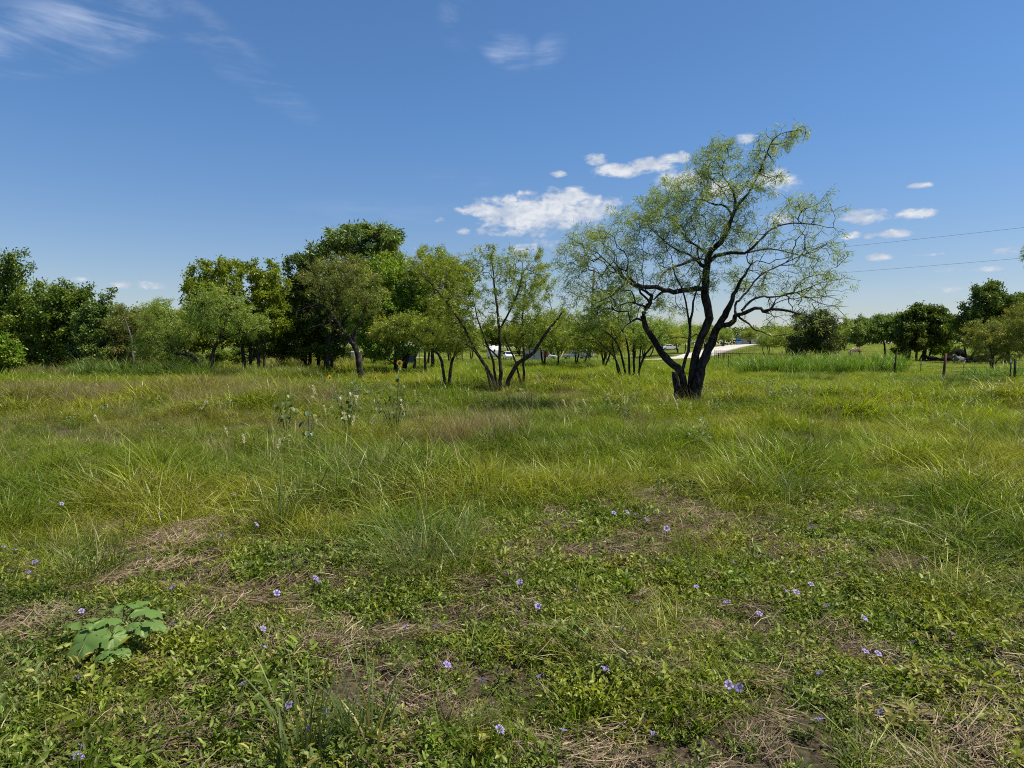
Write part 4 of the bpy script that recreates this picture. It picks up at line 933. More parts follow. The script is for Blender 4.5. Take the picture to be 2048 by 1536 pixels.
# little things along the road
t = thing('trash_bin', 'black wheeled trash bin on the verge of the gravel road', 'bin', gnd(1446, 190)[:])
MB().prism([(-.3,0),(.3,0),(.38,1.0),(-.38,1.0)], -.35, .35).build('body', 'black_plastic', t, .03); MB().box(-.42,.42,-.4,.4,1.0,1.1).build('lid', 'black_plastic', t, .03)
t = thing('road_sign', 'small white sign on a thin post beside the gravel road', 'sign', gnd(1391, 160)[:])
MB().tube([(0,0,-.2),(0,0,2.0)], .05, 6).build('post', 'galv', t); MB().box(0,.75,-.02,.02,1.45,1.85).build('panel', 'white_tip', t)
t = thing('house', 'low tan house with dark roof half hidden by trees at the road bend', 'house', gnd(1512, 262)[:])
MB().box(-6,6,-3,3,-.3,2.6).build('wall', 'tan_wall', t); MB().add([(-6.5,-3.5,2.5),(6.5,-3.5,2.5),(6.5,3.5,2.5),(-6.5,3.5,2.5),(-6.5,0,4.1),(6.5,0,4.1)], [(0,1,5,4),(2,3,4,5),(0,4,3),(1,2,5),(3,2,1,0)]).build('roof', 'stripe', t)
for x in (-4, -1.2, 3.6): 
    w = MB().box(x-.5,x+.5,-3.05,-2.97,1.0,2.0).build('window', 'dark_glass', t); MB().box(x-.6,x+.6,-3.1,-3.0,.9,.99).build('sill', 'white_paint', w)
d = MB().box(.7,1.6,-3.05,-2.97,-.1,2.0).build('door', 'stripe', t); MB().box(1.45,1.52,-3.12,-3.04,.9,1.0).build('handle', 'silver', d)
t = thing('farm_trailer', 'orange flat farm trailer with cream load behind the utility pole', 'trailer', gnd(1180, 158)[:], R(-5))
MB().box(-1.9,1.9,-.9,.9,.75,1.0).build('bed', 'orange', t); MB().box(1.2,1.9,-.8,.8,1.0,1.9).build('headboard', 'orange', t); MB().box(-1.6,.2,-.7,.7,1.0,1.5).build('load', 'plank', t, .1); wheels(t, (-.4, .5), .85, .35)

# ------------------------------------------------------------------ cattle
M['cow_black'] = mat('cow_black', (.010, .008, .008), .9, spec=.08)
M['cow_grey'] = mat('cow_grey', (.16, .16, .17), .9, 0, .3, spec=.1)
M['hoof'] = mat('hoof', (.03, .025, .02), .7)
def cow_coat():
    m, T, out = new_mat('cow_red_white'); p = T.node('ShaderNodeBsdfPrincipled'); co = T.node('ShaderNodeTexCoord').outputs['Object']
    sp = T.node('ShaderNodeSeparateXYZ'); T.l.new(co, sp.inputs[0])
    n = T.m('ADD', T.noise(co, 2.2, 3), T.m('MULTIPLY', sp.outputs[0], -.16))
    T.l.new(T.mixc(T.ramp(n, .40, .44), (.55, .46, .36), (.13, .045, .022)), p.inputs['Base Color']); p.inputs['Roughness'].default_value = .8
    T.l.new(p.outputs[0], out.inputs[0]); return m
M['cow_red_white'] = cow_coat()
def skin(name, vs, es, rs, m, parent, root=0, sub=2):
    me = bpy.data.meshes.new(name); me.from_pydata(vs, es, []); me.update()
    o = obj(name, me, m, parent)
    sk = o.modifiers.new('skin', 'SKIN'); sk.use_smooth_shade = True
    layer = me.skin_vertices[0] if me.skin_vertices else None
    if layer is None:
        bpy.context.view_layer.objects.active = o; layer = me.skin_vertices[0]
    for i, r in enumerate(rs):
        layer.data[i].radius = r if isinstance(r, tuple) else (r, r); layer.data[i].use_root = (i == root)
    sb = o.modifiers.new('sub', 'SUBSURF'); sb.levels = sub; sb.render_levels = sub
    return o
def cow(label, p, rz, m, pose='graze', s=1.0, spot=None):
    t = thing('cow', label, 'cow', p[:], rz, None); t.scale = (s, s, s)
    V = []; E = []; Rr = []
    def v(x, y, z, r, par=None):
        V.append((x, y, z)); Rr.append(r); i = len(V) - 1
        if par is not None: E.append((par, i))
        return i
    if pose == 'lie':
        pel = v(-.75,0,.42,(.36,.34)); mid = v(-.1,0,.44,(.42,.38), pel); ch = v(.5,0,.46,(.36,.36), mid); nb = v(.82,0,.62,.22, ch); nk = v(1.05,0,.86,.15, nb); hd = v(1.22,0,1.0,.13, nk); mz = v(1.5,0,.84,.08, hd)
        for y in (-1, 1):
            a = v(.55,y*.30,.24,.12, ch); b = v(.9,y*.34,.12,.07, a); v(.62,y*.36,.06,.05, b)
            a = v(-.55,y*.34,.26,.16, pel); b = v(-.1,y*.46,.14,.08, a); v(-.5,y*.5,.07,.05, b)
            v(1.2,y*.22,1.06,.03, hd)
        v(-1.12,0,.4,.03, pel)
        tz = (1.5, .8)
    else:
        pel = v(-.78,0,1.12,(.30,.34)); mid = v(-.1,0,1.04,(.37,.42), pel); ch = v(.5,0,1.06,(.30,.40), mid); nb = v(.85,0,1.12,.23, ch)
        if pose == 'graze': nk = v(1.2,0,.82,.16, nb); hd = v(1.42,0,.56,.13, nk); mz = v(1.55,0,.2,.075, hd)
        else: nk = v(1.12,0,1.3,.16, nb); hd = v(1.3,0,1.42,.13, nk); mz = v(1.65,0,1.28,.08, hd)
        for y in (-1, 1):
            a = v(.48,y*.19,.72,.12, ch); b = v(.50,y*.19,.40,.065, a); v(.47,y*.19,.04,.055, b)
            a = v(-.80,y*.2,.78,.17, pel); b = v(-.93,y*.2,.46,.075, a); v(-.86,y*.2,.04,.06, b)
            q = V[hd]; v(q[0]-.08,y*.24,q[2]+.08,.03, hd)
        a = v(-1.08,0,1.2,.035, pel); v(-1.16,0,.6,.028, a)
    skin('body', V, E, Rr, m, t)
    if spot: MB().tube([(spot[0],0,spot[1]-.14),(spot[0]+.03,0,spot[1]+.14)], [.1,.14], 10).build('blaze', 'white_tip', t)
    return t
cow('black cow grazing beside its resting herd', gnd(1919, 77), R(208), 'cow_black', 'graze', 1.05)
cow('grey-white calf lying curled in front of the grazing black cow', gnd(1922, 72.5), R(200), 'cow_grey', 'lie', .8)
cow('black calf lying in the open grass at the outer end of the herd', gnd(1868, 77), R(170), 'cow_black', 'lie', .8)
cow('black calf lying behind the rust-red fence post', gnd(1893, 75), R(10), 'cow_black', 'lie', .85)
cow('dark cow lying in the tree shade with a white patch on its face', gnd(1962, 71), R(-5), 'cow_black', 'lie', 1.0, (1.4, .9))
cow('dark cow lying in the shade between the calf and the white-faced cow', gnd(1944, 74), R(185), 'cow_black', 'lie', .95)
cow('brown and white cow grazing by the brown fence post', gnd(1712, 118), R(-165), 'cow_red_white', 'graze', 1.0)

# ------------------------------------------------------------------ grass, ground cover, straw (uncountable: scattered)
def blades(n, rad, h, hv, lean, width, seed, droop=.35, nseg=3, out=.7, dead=.1, tipw=.0):
    g = np.random.default_rng(seed)
    r = rad*np.sqrt(g.random(n)); a = g.uniform(0, 6.283, n)
    b = np.stack([r*np.cos(a), r*np.sin(a), np.full(n, -.03)], 1)
    az = np.where(g.random(n) < out, a + g.normal(0, .5, n), g.uniform(0, 6.283, n))
    hh = h*np.clip(g.normal(1, hv, n), .35, 1.6); ln = hh*lean*g.uniform(.3, 1.5, n); dr = droop*g.uniform(.3, 1.6, n)
    d = np.stack([np.cos(az), np.sin(az), np.zeros(n)], 1); tw = az + math.pi/2 + g.normal(0, .5, n)
    s = np.stack([np.cos(tw), np.sin(tw), np.zeros(n)], 1)
    w = width*g.uniform(.6, 1.3, n)
    V = []
    for k in range(nseg + 1):
        t = k/nseg
        c = b + d*(ln*t**1.7 + hh*dr*.5*t**3)[:, None]; c[:, 2] += hh*(t - dr*.55*t**2.4)
        if k < nseg:
            ww = (w*(1 - .75*t**2)*(1 if k else .7))[:, None]*.5
            V += [c - s*ww, c + s*ww]
        else: V.append(c)
    m = 2*nseg + 1; v = np.stack(V, 1).reshape(-1, 3); k0 = np.arange(n)[:, None]*m; F_ = []
    for k in range(nseg - 1):
        q = 2*k; F_ += [k0 + [q, q+1, q+3], k0 + [q, q+3, q+2]]
    F_.append(k0 + [2*nseg-2, 2*nseg-1, 2*nseg])
    var = g.uniform(0, .84, n); var[g.random(n) < dead] = .97
    return v, np.vstack(F_), np.repeat(var, m)
def merge(parts):
    V, Fc, A = [], [], []; o = 0
    for v, f, a in parts: V.append(v); Fc.append(f + o); A.append(a); o += len(v)
    return np.vstack(V), np.vstack(Fc), np.concatenate(A)
def sprig(n, rad, hmax, ll, lw, seed):
    g = np.random.default_rng(seed); k = 5
    C = []; D = []
    for s in range(k):
        a = g.uniform(0, 6.28); r = rad*math.sqrt(g.random()); top = g.uniform(.35, 1)*hmax; x, y = r*math.cos(a), r*math.sin(a)
        lx, ly = g.normal(0, .25*hmax, 2)
        for q in range(n//k):
            f = (q + .6)/(n//k); C.append((x + lx*f, y + ly*f, top*f)); aa = q*1.57*1.0 + a + g.normal(0, .4); D.append((math.cos(aa), math.sin(aa), g.uniform(.15, 1.3)))
    C = np.array(C); D = unit(np.array(D)); N = unit(np.array([0, 0, 1.]) + g.normal(0, .35, (len(C), 3)))
    L = ll*g.uniform(.6, 1.25, len(C)); W = lw*g.uniform(.7, 1.2, len(C))
    n2 = len(C); side = unit(np.cross(D, N)); N = np.cross(side, D); Lc = L[:, None]; Wc = W[:, None]
    P = [C, C + D*Lc*.3 + side*Wc*.46 + N*Wc*.14, C + D*Lc*.68 + side*Wc*.42 + N*Wc*.12, C + D*Lc - N*Lc*.12, C + D*Lc*.68 - side*Wc*.42 + N*Wc*.12, C + D*Lc*.3 - side*Wc*.46 + N*Wc*.14, C + D*Lc*.5]
    v = np.stack(P, 1).reshape(-1, 3); b = np.arange(n2)[:, None]*7
    f = np.vstack([b + [0,1,6], b + [1,2,6], b + [2,3,6], b + [3,4,6], b + [4,5,6], b + [5,0,6]])
    var = g.uniform(0, .84, n2); var[g.random(n2) < .10] = .97
    st = blades(6, rad, hmax*.8, .3, .3, .0035, seed + 5, nseg=2)
    return merge([(v, f, np.repeat(var, 7)), st])
def strawmat(n, rad, seed, lift=.05, ln=.22):
    g = np.random.default_rng(seed); a0 = g.uniform(0, 6.28); P = []
    az = a0 + g.normal(0, .55, n); az[g.random(n) < .25] += 1.2
    r = rad*np.sqrt(g.random(n)); a = g.uniform(0, 6.28, n); c = np.stack([r*np.cos(a), r*np.sin(a), g.uniform(.0, lift, n)], 1)
    L = ln*g.uniform(.5, 1.6, n); w = .0023*g.uniform(.6, 1.7, n); d = np.stack([np.cos(az), np.sin(az), g.normal(.05, .14, n)], 1)
    bend = g.normal(0, .25, n); s = np.stack([-np.sin(az), np.cos(az), g.normal(0, .5, n)], 1)
    V = []
    for k, t in enumerate((-.5, -.1, .3)):
        p = c + d*(L*t)[:, None] + s*(bend*L*t*t)[:, None] + np.array([0, 0, 1])*(lift*.5*(1 - 4*t*t))[:, None] if False else c + d*(L*t)[:, None] + s*(bend*L*t*t)[:, None]
        V += [p - s*w[:, None]*.5, p + s*w[:, None]*.5]
    V.append(c + d*(L*.6)[:, None] + s*(bend*L*.36)[:, None])
    v = np.stack(V, 1).reshape(-1, 3); b = np.arange(n)[:, None]*7
    f = np.vstack([b + [0,1,3], b + [0,3,2], b + [2,3,5], b + [2,5,4], b + [4,5,6]])
    return v, f, np.repeat(g.uniform(0, .84, n), 7)
def proto_coll(name, items, m):
    c = bpy.data.collections.new(name)                  # models only, not placed in the scene themselves
    for i, (v, f, a) in enumerate(items):
        me = mesh_np(name, v, f, {'var': a}); me.materials.append(M[m])
        o = bpy.data.objects.new('%s_%02d' % (name, i), me); c.objects.link(o)
    return c
def scatter_group(name, coll):
    ng = bpy.data.node_groups.new(name, 'GeometryNodeTree')
    ng.interface.new_socket('Geometry', in_out='INPUT', socket_type='NodeSocketGeometry'); ng.interface.new_socket('Geometry', in_out='OUTPUT', socket_type='NodeSocketGeometry')
    N = ng.nodes; L = ng.links
    gi = N.new('NodeGroupInput'); go = N.new('NodeGroupOutput'); ci = N.new('GeometryNodeCollectionInfo'); ip = N.new('GeometryNodeInstanceOnPoints')
    ci.inputs['Collection'].default_value = coll; ci.inputs['Separate Children'].default_value = True; ci.inputs['Reset Children'].default_value = True
    def na(n, t):
        a = N.new('GeometryNodeInputNamedAttribute'); a.data_type = t; a.inputs['Name'].default_value = n; return a.outputs[0]
    er = N.new('FunctionNodeEulerToRotation'); L.new(na('rot', 'FLOAT_VECTOR'), er.inputs[0])
    L.new(gi.outputs[0], ip.inputs['Points']); L.new(ci.outputs[0], ip.inputs['Instance']); ip.inputs['Pick Instance'].default_value = True
    L.new(na('idx', 'INT'), ip.inputs['Instance Index']); L.new(er.outputs[0], ip.inputs['Rotation']); L.new(na('scl', 'FLOAT_VECTOR'), ip.inputs['Scale'])
    L.new(ip.outputs[0], go.inputs[0]); return ng
def scatter(name, coll, P, rot, scl, idx, col):
    me = bpy.data.meshes.new(name); me.vertices.add(len(P)); me.vertices.foreach_set('co', np.asarray(P, np.float32).ravel())
    for n, t, d in (('rot', 'FLOAT_VECTOR', rot), ('scl', 'FLOAT_VECTOR', scl)):
        me.attributes.new(n, t, 'POINT').data.foreach_set('vector', np.asarray(d, np.float32).ravel())
    me.attributes.new('idx', 'INT', 'POINT').data.foreach_set('value', np.asarray(idx, np.int32))
    me.attributes.new('col', 'FLOAT_COLOR', 'POINT').data.foreach_set('color', np.hstack([col, np.ones((len(P), 1))]).astype(np.float32).ravel())
    me.update()
    o = obj(name, me); md = o.modifiers.new('scatter', 'NODES'); md.node_group = scatter_group(name, coll)
    o['kind'] = 'stuff'; return o

gp = []
for k in range(4): gp.append(blades(30, .14, .30, .34, .85, .0074, 200 + k, .8, 4, out=.4))                       # 0-3 fine
for k in range(3): gp.append(blades(18, .12, .38, .32, .65, .0098, 210 + k, .9, 4, dead=.08, out=.45))           # 4-6 broad
for k in range(3): gp.append(blades(50, .26, .29, .36, .8, .0112, 220 + k, .75, out=.4, dead=.05))                        # 7-9 mid distance
for k in range(3): gp.append(blades(64, .62, .34, .3, .45, .02, 230 + k, .4))                           # 10-12 far
for k in range(2): gp.append(blades(46, .16, .46, .2, .5, .003, 240 + k, .25, 3, dead=.5))             # 13-14 airy seed haze
for k in range(3): gp.append(blades(40, .35, 1.0, .25, .4, .022, 250 + k, .55, 4, dead=.06))            # 15-17 tall bright
GRASS = proto_coll('grass_model', gp, 'grass')
fpz = [sprig(30, .085, .11, .045, .0145, 300 + k) for k in range(4)] + [sprig(40, .08, .22, .055, .026, 310 + k) for k in range(2)]
FORB = proto_coll('forb_model', fpz, 'forb')
STRAW = proto_coll('straw_model', [strawmat(130, .15, 320 + k, .05, .13) for k in range(3)] + [strawmat(9, .2, 330 + k, .14, .26) for k in range(2)], 'straw')

EU = np.array([-400, 0, 250, 450, 560, 700, 860, 980, 1150, 1300, 1450, 1600, 1750, 1900, 2048, 2500])
EV = np.array([1150, 1130, 1080, 1035, 1060, 1090, 1100, 1080, 1046, 1030, 1006, 1000, 1040, 1110, 1160, 1200])
def uv(X, Y): return CX + F*X/Y, HOR + F*EYE/Y
def tallness(X, Y):
    u, v = uv(X, Y); ye = F*EYE/(np.interp(u, EU, EV) - HOR)
    return S(-1.6, 1.8, Y - ye + 3.4*(fbm(X*.8, Y*.8, 3) - .5))
def ell(X, Y, lst, soft=.5):
    """1 inside any of the listed patches (given where they lie on the ground), with ragged edges"""
    u, v = uv(X, Y); m = np.zeros(len(X)); nz = (fbm(X*3.1, Y*3.1, 3) - .5)*1.5
    for (cu, cv, ru, rv) in lst:
        m = np.maximum(m, S(1 + soft, 1 - soft, ((u-cu)/ru)**2 + ((v-cv)/rv)**2 + nz))
    return m
STRAWS = [(330,1075,64,18),(400,1052,44,13),(1390,1062,84,32),(1130,1135,100,26),(1030,1150,46,22),(1250,1120,66,26),(1540,1105,46,34),(990,1195,48,20),(900,1445,90,30),(1800,1140,56,18),(1560,1270,36,26),(1420,1270,36,18),(620,1320,60,18),(250,1480,36,16),(1300,1365,70,15),(360,1240,36,12),(1490,940,34,20),(700,1180,34,14),(200,1050,36,12)]
HAZE = [(950,892,110,22),(430,800,150,20),(600,815,80,20),(150,800,160,10),(720,960,40,26)]
def wedge(Y0, Y1, dens, mx=1.6, seed=0, sl=.80):
    g = np.random.default_rng(seed)
    A = sl*(Y1**2 - Y0**2) + 2*mx*(Y1 - Y0); n = int(A*dens)
    Y = np.sqrt(g.uniform(Y0**2, Y1**2, n)) if Y0 > 0 else np.sqrt(g.uniform(0, Y1**2, n))
    X = g.uniform(-1, 1, n)*(sl*Y + mx)
    return X, Y, g
def mixv(a, b, f): return a + (np.asarray(b) - a)*np.asarray(f)[:, None]
def grass_col(X, Y, g):
    u, v = uv(X, Y); n = len(X)
    c = np.tile(np.array([.108, .142, .012]), (n, 1))
    c = mixv(c, (.150, .180, .007), S(1050, 1350, u)*S(6.5, 8.5, Y))
    c = mixv(c, (.140, .150, .018), S(760, 560, u)*S(9, 12, Y)*S(36, 30, Y))
    c = mixv(c, (.090, .132, .018), S(500, 600, u)*S(1000, 900, u)*S(5, 6, Y)*S(9.5, 8, Y))
    c = mixv(c, (.132, .172, .008), S(20, 30, Y)*.8)
    n1 = fbm(X*.55 + 3, Y*.55, 3); n2 = fbm(X*1.7 + 40, Y*1.7, 2)
    c = mixv(c, (.185, .178, .022), S(.52, .68, n1)*.8); c = mixv(c, (.066, .110, .008), S(.44, .30, n1)*.7)
    c = mixv(c, (.17, .14, .07), S(.60, .76, n2)*(.3 + .7*S(1300, 700, u))*.55)
    return c*np.array([1.22, 1.30, 1.05])*np.clip(g.normal(1, .18, (n, 1)), .55, 1.6)*np.clip(g.normal(1, .05, (n, 3)), .8, 1.2)
ROADC = crv(ROAD, 240)
def offroad(X, Y, w=4.2):
    k = np.full(len(X), True); sel = Y > 90
    if sel.any():
        d = np.min(np.hypot(X[sel, None] - ROADC[None, :, 0], Y[sel, None] - ROADC[None, :, 1]), axis=1); k[sel] = d > w
    return k
BUF = []
def addg(X, Y, g, idx, sc, col, tilt=.18, zs=None):
    n = len(X); P = np.stack([X, Y, H(X, Y)], 1); rot = np.stack([g.normal(0, tilt, n), g.normal(0, tilt, n), g.uniform(0, 6.283, n)], 1)
    s3 = np.stack([sc, sc, sc*(1 if zs is None else zs)], 1); BUF.append((P, rot, s3, idx, col))
# near: fine grass, thin on the low ground in front, full beyond the ragged edge
X, Y, g = wedge(1.6, 17, 120, seed=1)
T_ = tallness(X, Y); cl = fbm(X*1.3 + 9, Y*1.3 + 4, 3); st = ell(X, Y, STRAWS)
clump = S(.47, .66, fbm(X*1.0 + 31, Y*1.0 + 12, 2))          # taller tussocks
keep = g.random(len(X)) < np.maximum(T_*(.45 + .55*S(.3, .45, cl)), .55*S(.42, .62, cl))*(1 - .8*st)*np.where(Y > 11, .62, 1)
X, Y, T_, cl, clump = X[keep], Y[keep], T_[keep], cl[keep], clump[keep]
u, v = uv(X, Y)
zone = S(440, 560, u)*S(1080, 900, u)*S(5, 6, Y)*S(10, 8.3, Y)
zr = S(1380, 1500, u)*S(6, 7, Y)*S(11, 9.5, Y)
sc = (.50 + .32*T_ + .40*T_*clump*np.clip(.4 + zone + zr, 0, 1) + .12*zone)*(.7 + .5*S(.3, .75, cl))*np.where(Y > 9, .82, 1)*g.uniform(.65, 1.2, len(X))
brd = g.random(len(X)) < .22 + .4*zone
idx = np.where(brd, g.integers(4, 7, len(X)), g.integers(0, 4, len(X)))
addg(X, Y, g, idx, sc*np.where(brd, .9, 1), grass_col(X, Y, g), .32)
# seed haze
X, Y, g = wedge(5, 26, 22, seed=2); k = g.random(len(X)) < ell(X, Y, HAZE, .7)*.7 + .03*S(7, 9, Y); X, Y = X[k], Y[k]
c = np.tile([.17, .125, .085], (len(X), 1))*g.uniform(.7, 1.3, (len(X), 1)); addg(X, Y, g, g.integers(13, 15, len(X)), g.uniform(.8, 1.35, len(X)), c, .2)
# middle distance
X, Y, g = wedge(15, 52, 11.5, seed=3); u, v = uv(X, Y); cl = fbm(X*.5 + 2, Y*.5, 3)
k = (g.random(len(X)) < .35 + .65*S(.3, .5, cl)); X, Y, cl = X[k], Y[k], cl[k]; u, v = uv(X, Y)
past = S(34, 42, Y)*S(1820, 1900, u)
addg(X, Y, g, g.integers(7, 10, len(X)), (.75 + .7*S(.35, .75, cl))*g.uniform(.75, 1.3, len(X))*(1.15 - .75*past)*(1 - .38*S(1400, 1500, u)*S(20, 27, Y)), grass_col(X, Y, g), .15)
# far
X, Y, g = wedge(46, 130, 1.35, seed=4); u, v = uv(X, Y); k = offroad(X, Y) & ((u > 620) | (Y < 70)); X, Y = X[k], Y[k]; u, v = uv(X, Y)
past = S(1560, 1640, u)
addg(X, Y, g, g.integers(10, 13, len(X)), g.uniform(.7, 1.25, len(X))*(1 - .2*past), grass_col(X, Y, g), .1, zs=.85*(1 - .55*past)*(1 - .6*S(1260, 1300, u)*S(1480, 1430, u)))
X, Y, g = wedge(125, 235, .28, seed=5); u, v = uv(X, Y); k = offroad(X, Y, 5.2) & (u > 800); X, Y = X[k], Y[k]; u, v = uv(X, Y)
addg(X, Y, g, g.integers(10, 13, len(X)), g.uniform(1.2, 2.2, len(X)), grass_col(X, Y, g), .06, zs=.32)
# tall bright stands by the fence and on the rise before the homestead, taller growth at the wood edge
def stand(u0, u1, Y0, Y1, n, s, col, seed, jit=.25):
    g = np.random.default_rng(seed); Yq = g.uniform(Y0, Y1, n); uq = g.uniform(u0, u1, n); Xq = (uq - CX)/F*Yq
    k = fbm(Xq*.6 + seed, Yq*.6, 2) > .36; Xq, Yq = Xq[k], Yq[k]
    c = np.tile(col, (len(Xq), 1))*np.clip(g.normal(1, jit, (len(Xq), 1)), .5, 1.6); addg(Xq, Yq, g, g.integers(15, 18, len(Xq)), s*g.uniform(.6, 1.25, len(Xq)), c, .12)
BR = (.10, .175, .022)
stand(1490, 1800, 39, 47, 620, 1.05, BR, 61); stand(1930, 2060, 31, 37, 200, .65, BR, 62); stand(1420, 1520, 44, 60, 160, .7, BR, 63)
stand(1085, 1285, 48, 74, 900, .55, (.125, .19, .022), 64); stand(930, 1090, 50, 80, 600, .5, (.12, .18, .022), 65)
stand(150, 420, 33, 37, 420, .85, (.085, .14, .03), 66); stand(-150, 160, 33, 37, 260, .6, (.12, .125, .05), 67); stand(400, 640, 34, 38, 360, .6, (.12, .14, .04), 68); stand(520, 720, 44, 56, 260, .9, (.17, .17, .03), 69)
stand(1560, 1830, 30, 40, 200, .4, (.11, .16, .03), 70); stand(1830, 2070, 29, 33, 200, .36, (.085, .13, .03), 71)
B = [np.concatenate([b[i] for b in BUF]) for i in range(5)]
o = scatter('meadow_grass', GRASS, B[0], B[1], B[2], B[3], B[4]); tag(o, 'tall and short meadow grass covering the whole field', 'grass')
# ground cover
X, Y, g = wedge(1.5, 11.5, 620, seed=8); T_ = tallness(X, Y); st = ell(X, Y, STRAWS); cl = fbm(X*1.6, Y*1.6 + 7, 3)
k = g.random(len(X)) < (.30 + .70*S(.34, .5, cl))*(1 - .45*st)*(1 - .8*T_)*np.where(Y > 5, .62, 1); X, Y, cl = X[k], Y[k], cl[k]; n = len(X)
c = np.tile([.104, .148, .014], (n, 1)); c = mixv(c, (.18, .195, .022), S(.5, .7, fbm(X*2.3, Y*2.3 + 50, 2))*.8); c = mixv(c, (.07, .11, .025), S(.5, .32, fbm(X*.8, Y*.8 + 90, 2))*.7)
c = mixv(c, (.24, .20, .06), (g.random(n) < .07)*.8); c = mixv(c, (.20, .24, .10), (g.random(n) < .08)*.7); c = c*np.array([1.1, 1.12, 1.0])*np.clip(g.normal(1, .2, (n, 1)), .55, 1.7)
P = np.stack([X, Y, H(X, Y)], 1); rot = np.stack([g.normal(0, .25, n), g.normal(0, .25, n), g.uniform(0, 6.28, n)], 1)
fs = g.uniform(.42, .86, n)*(.8 + .45*S(.4, .7, cl))*np.where(g.random(n) < .06, 1.5, 1); B1 = (P, rot, np.stack([fs]*3, 1), g.integers(0, 4, n), c)
PALE = [(1540,800,70,24),(1430,795,60,20),(1400,900,40,14),(700,790,70,30),(1950,800,100,14),(1240,800,40,16),(420,840,50,12)]
X, Y, g = wedge(8, 30, 9, seed=9); k = g.random(len(X)) < ell(X, Y, PALE, .6)*.28 + .008; X, Y = X[k], Y[k]; n = len(X)
c = np.tile([.115, .15, .08], (n, 1))*g.uniform(.75, 1.3, (n, 1)); P = np.stack([X, Y, H(X, Y) + .12], 1)
s = g.uniform(.8, 1.4, n); B2 = (P, np.stack([g.normal(0, .15, n), g.normal(0, .15, n), g.uniform(0, 6.28, n)], 1), np.stack([s]*3, 1), g.integers(4, 6, n), c)
B = [np.concatenate([a, b]) for a, b in zip(B1, B2)]
o = scatter('ground_cover', FORB, *B); tag(o, 'low leafy green weeds matting the near ground', 'ground cover')
# straw
X, Y, g = wedge(1.5, 9.5, 150, seed=10); st = ell(X, Y, STRAWS, .6); T_ = tallness(X, Y)
k = g.random(len(X)) < np.maximum(st*.78, .10*(1 - T_)); X, Y, st = X[k], Y[k], st[k]; n = len(X)
c = np.tile([.25, .185, .12], (n, 1)); c = mixv(c, (.15, .105, .07), S(.45, .65, fbm(X*1.1 + 70, Y*1.1, 2))*.8)*np.clip(g.normal(1, .15, (n, 1)), .6, 1.5)
P = np.stack([X, Y, H(X, Y) + .01], 1); s = g.uniform(.7, 1.25, n)
dirn = fbm(X*.5 + 11, Y*.5, 2)*9
o = scatter('dry_straw', STRAW, P, np.stack([g.normal(0, .12, n), g.normal(0, .12, n), dirn + g.normal(0, .5, n)], 1), np.stack([s]*3, 1), np.where(g.random(n) < .05, g.integers(3, 5, n), g.integers(0, 3, n)), c)
tag(o, 'matted dry straw lying in tan patches between the weeds', 'straw')

# ------------------------------------------------------------------ plants that can be told apart
M['tuft_leaf'] = leafy('tuft_leaf', (.080, .120, .036), (.14, .17, .05), (.27, .21, .11), trans=.42)
M['tuft_yellow'] = leafy('tuft_yellow', (.13, .14, .028), (.20, .18, .04), (.28, .2, .09), trans=.42)
def on_plane(u, v, z):
    r = ray(u, v); t = (EYE - z)/-r.z; p = Vector((0, 0, EYE)) + r*t; return Vector((p.x, p.y, Hf(p.x, p.y)))
def tuft(u, v, parts, label, m='tuft_leaf', s=1.0):
    p = ground(u, v); vv, ff, a = merge(parts); me = mesh_np('grass_tuft', vv, ff, {'tint': a*1.05}); o = obj('grass_tuft', me, m, loc=p); o.scale = (s, s, s); o.rotation_euler = (0, 0, random.uniform(0, 6))
    tag(o, label, 'grass tuft'); return o
tuft(600, 1545, [blades(46, .10, .42, .3, .35, .009, 401, .4, 5, dead=.06)], 'coarse upright grass tuft with wide blue-green blades among low weeds')
tuft(735, 1500, [blades(50, .09, .40, .3, .3, .008, 402, .35, 5, dead=.08)], 'coarse upright grass tuft beside a patch of matted dry straw')
tuft(850, 1150, [blades(230, .28, .52, .28, .75, .0055, 403, .75, 5, dead=.1), blades(30, .16, .75, .2, .3, .004, 404, .2, 5)], 'big sprawling pale green tussock with arching blades and a few upright stalks')
tuft(560, 1068, [blades(110, .16, .55, .25, .3, .006, 405, .35, 5, dead=.12)], 'narrow upright blue-green grass clump at the edge of the taller grass')
tuft(1850, 1195, [blades(150, .25, .34, .3, .8, .005, 406, .6, 5, dead=.15)], 'yellowish drooping grass clump among low weeds', 'tuft_yellow')
tuft(190, 1150, [blades(130, .22, .42, .3, .45, .005, 407, .45, 5)], 'fine-bladed grass clump behind the broad-leaved weed')
tuft(1225, 1330, [blades(60, .16, .34, .3, .9, .006, 408, .7, 5)], 'lopsided grass tuft with long blades combed to one side')
tuft(1750, 905, [blades(140, .22, .40, .25, .45, .007, 409, .4, 4, dead=.05)], 'round dark green tussock in the yellowish meadow')
tuft(1900, 1000, [blades(160, .30, .46, .3, .9, .007, 410, .8, 5)], 'flopped-over shaggy tussock shading its own base')
tuft(1560, 1000, [blades(160, .30, .44, .3, .8, .007, 411, .7, 5)], 'shaggy green tussock leaning next to a brown straw patch')

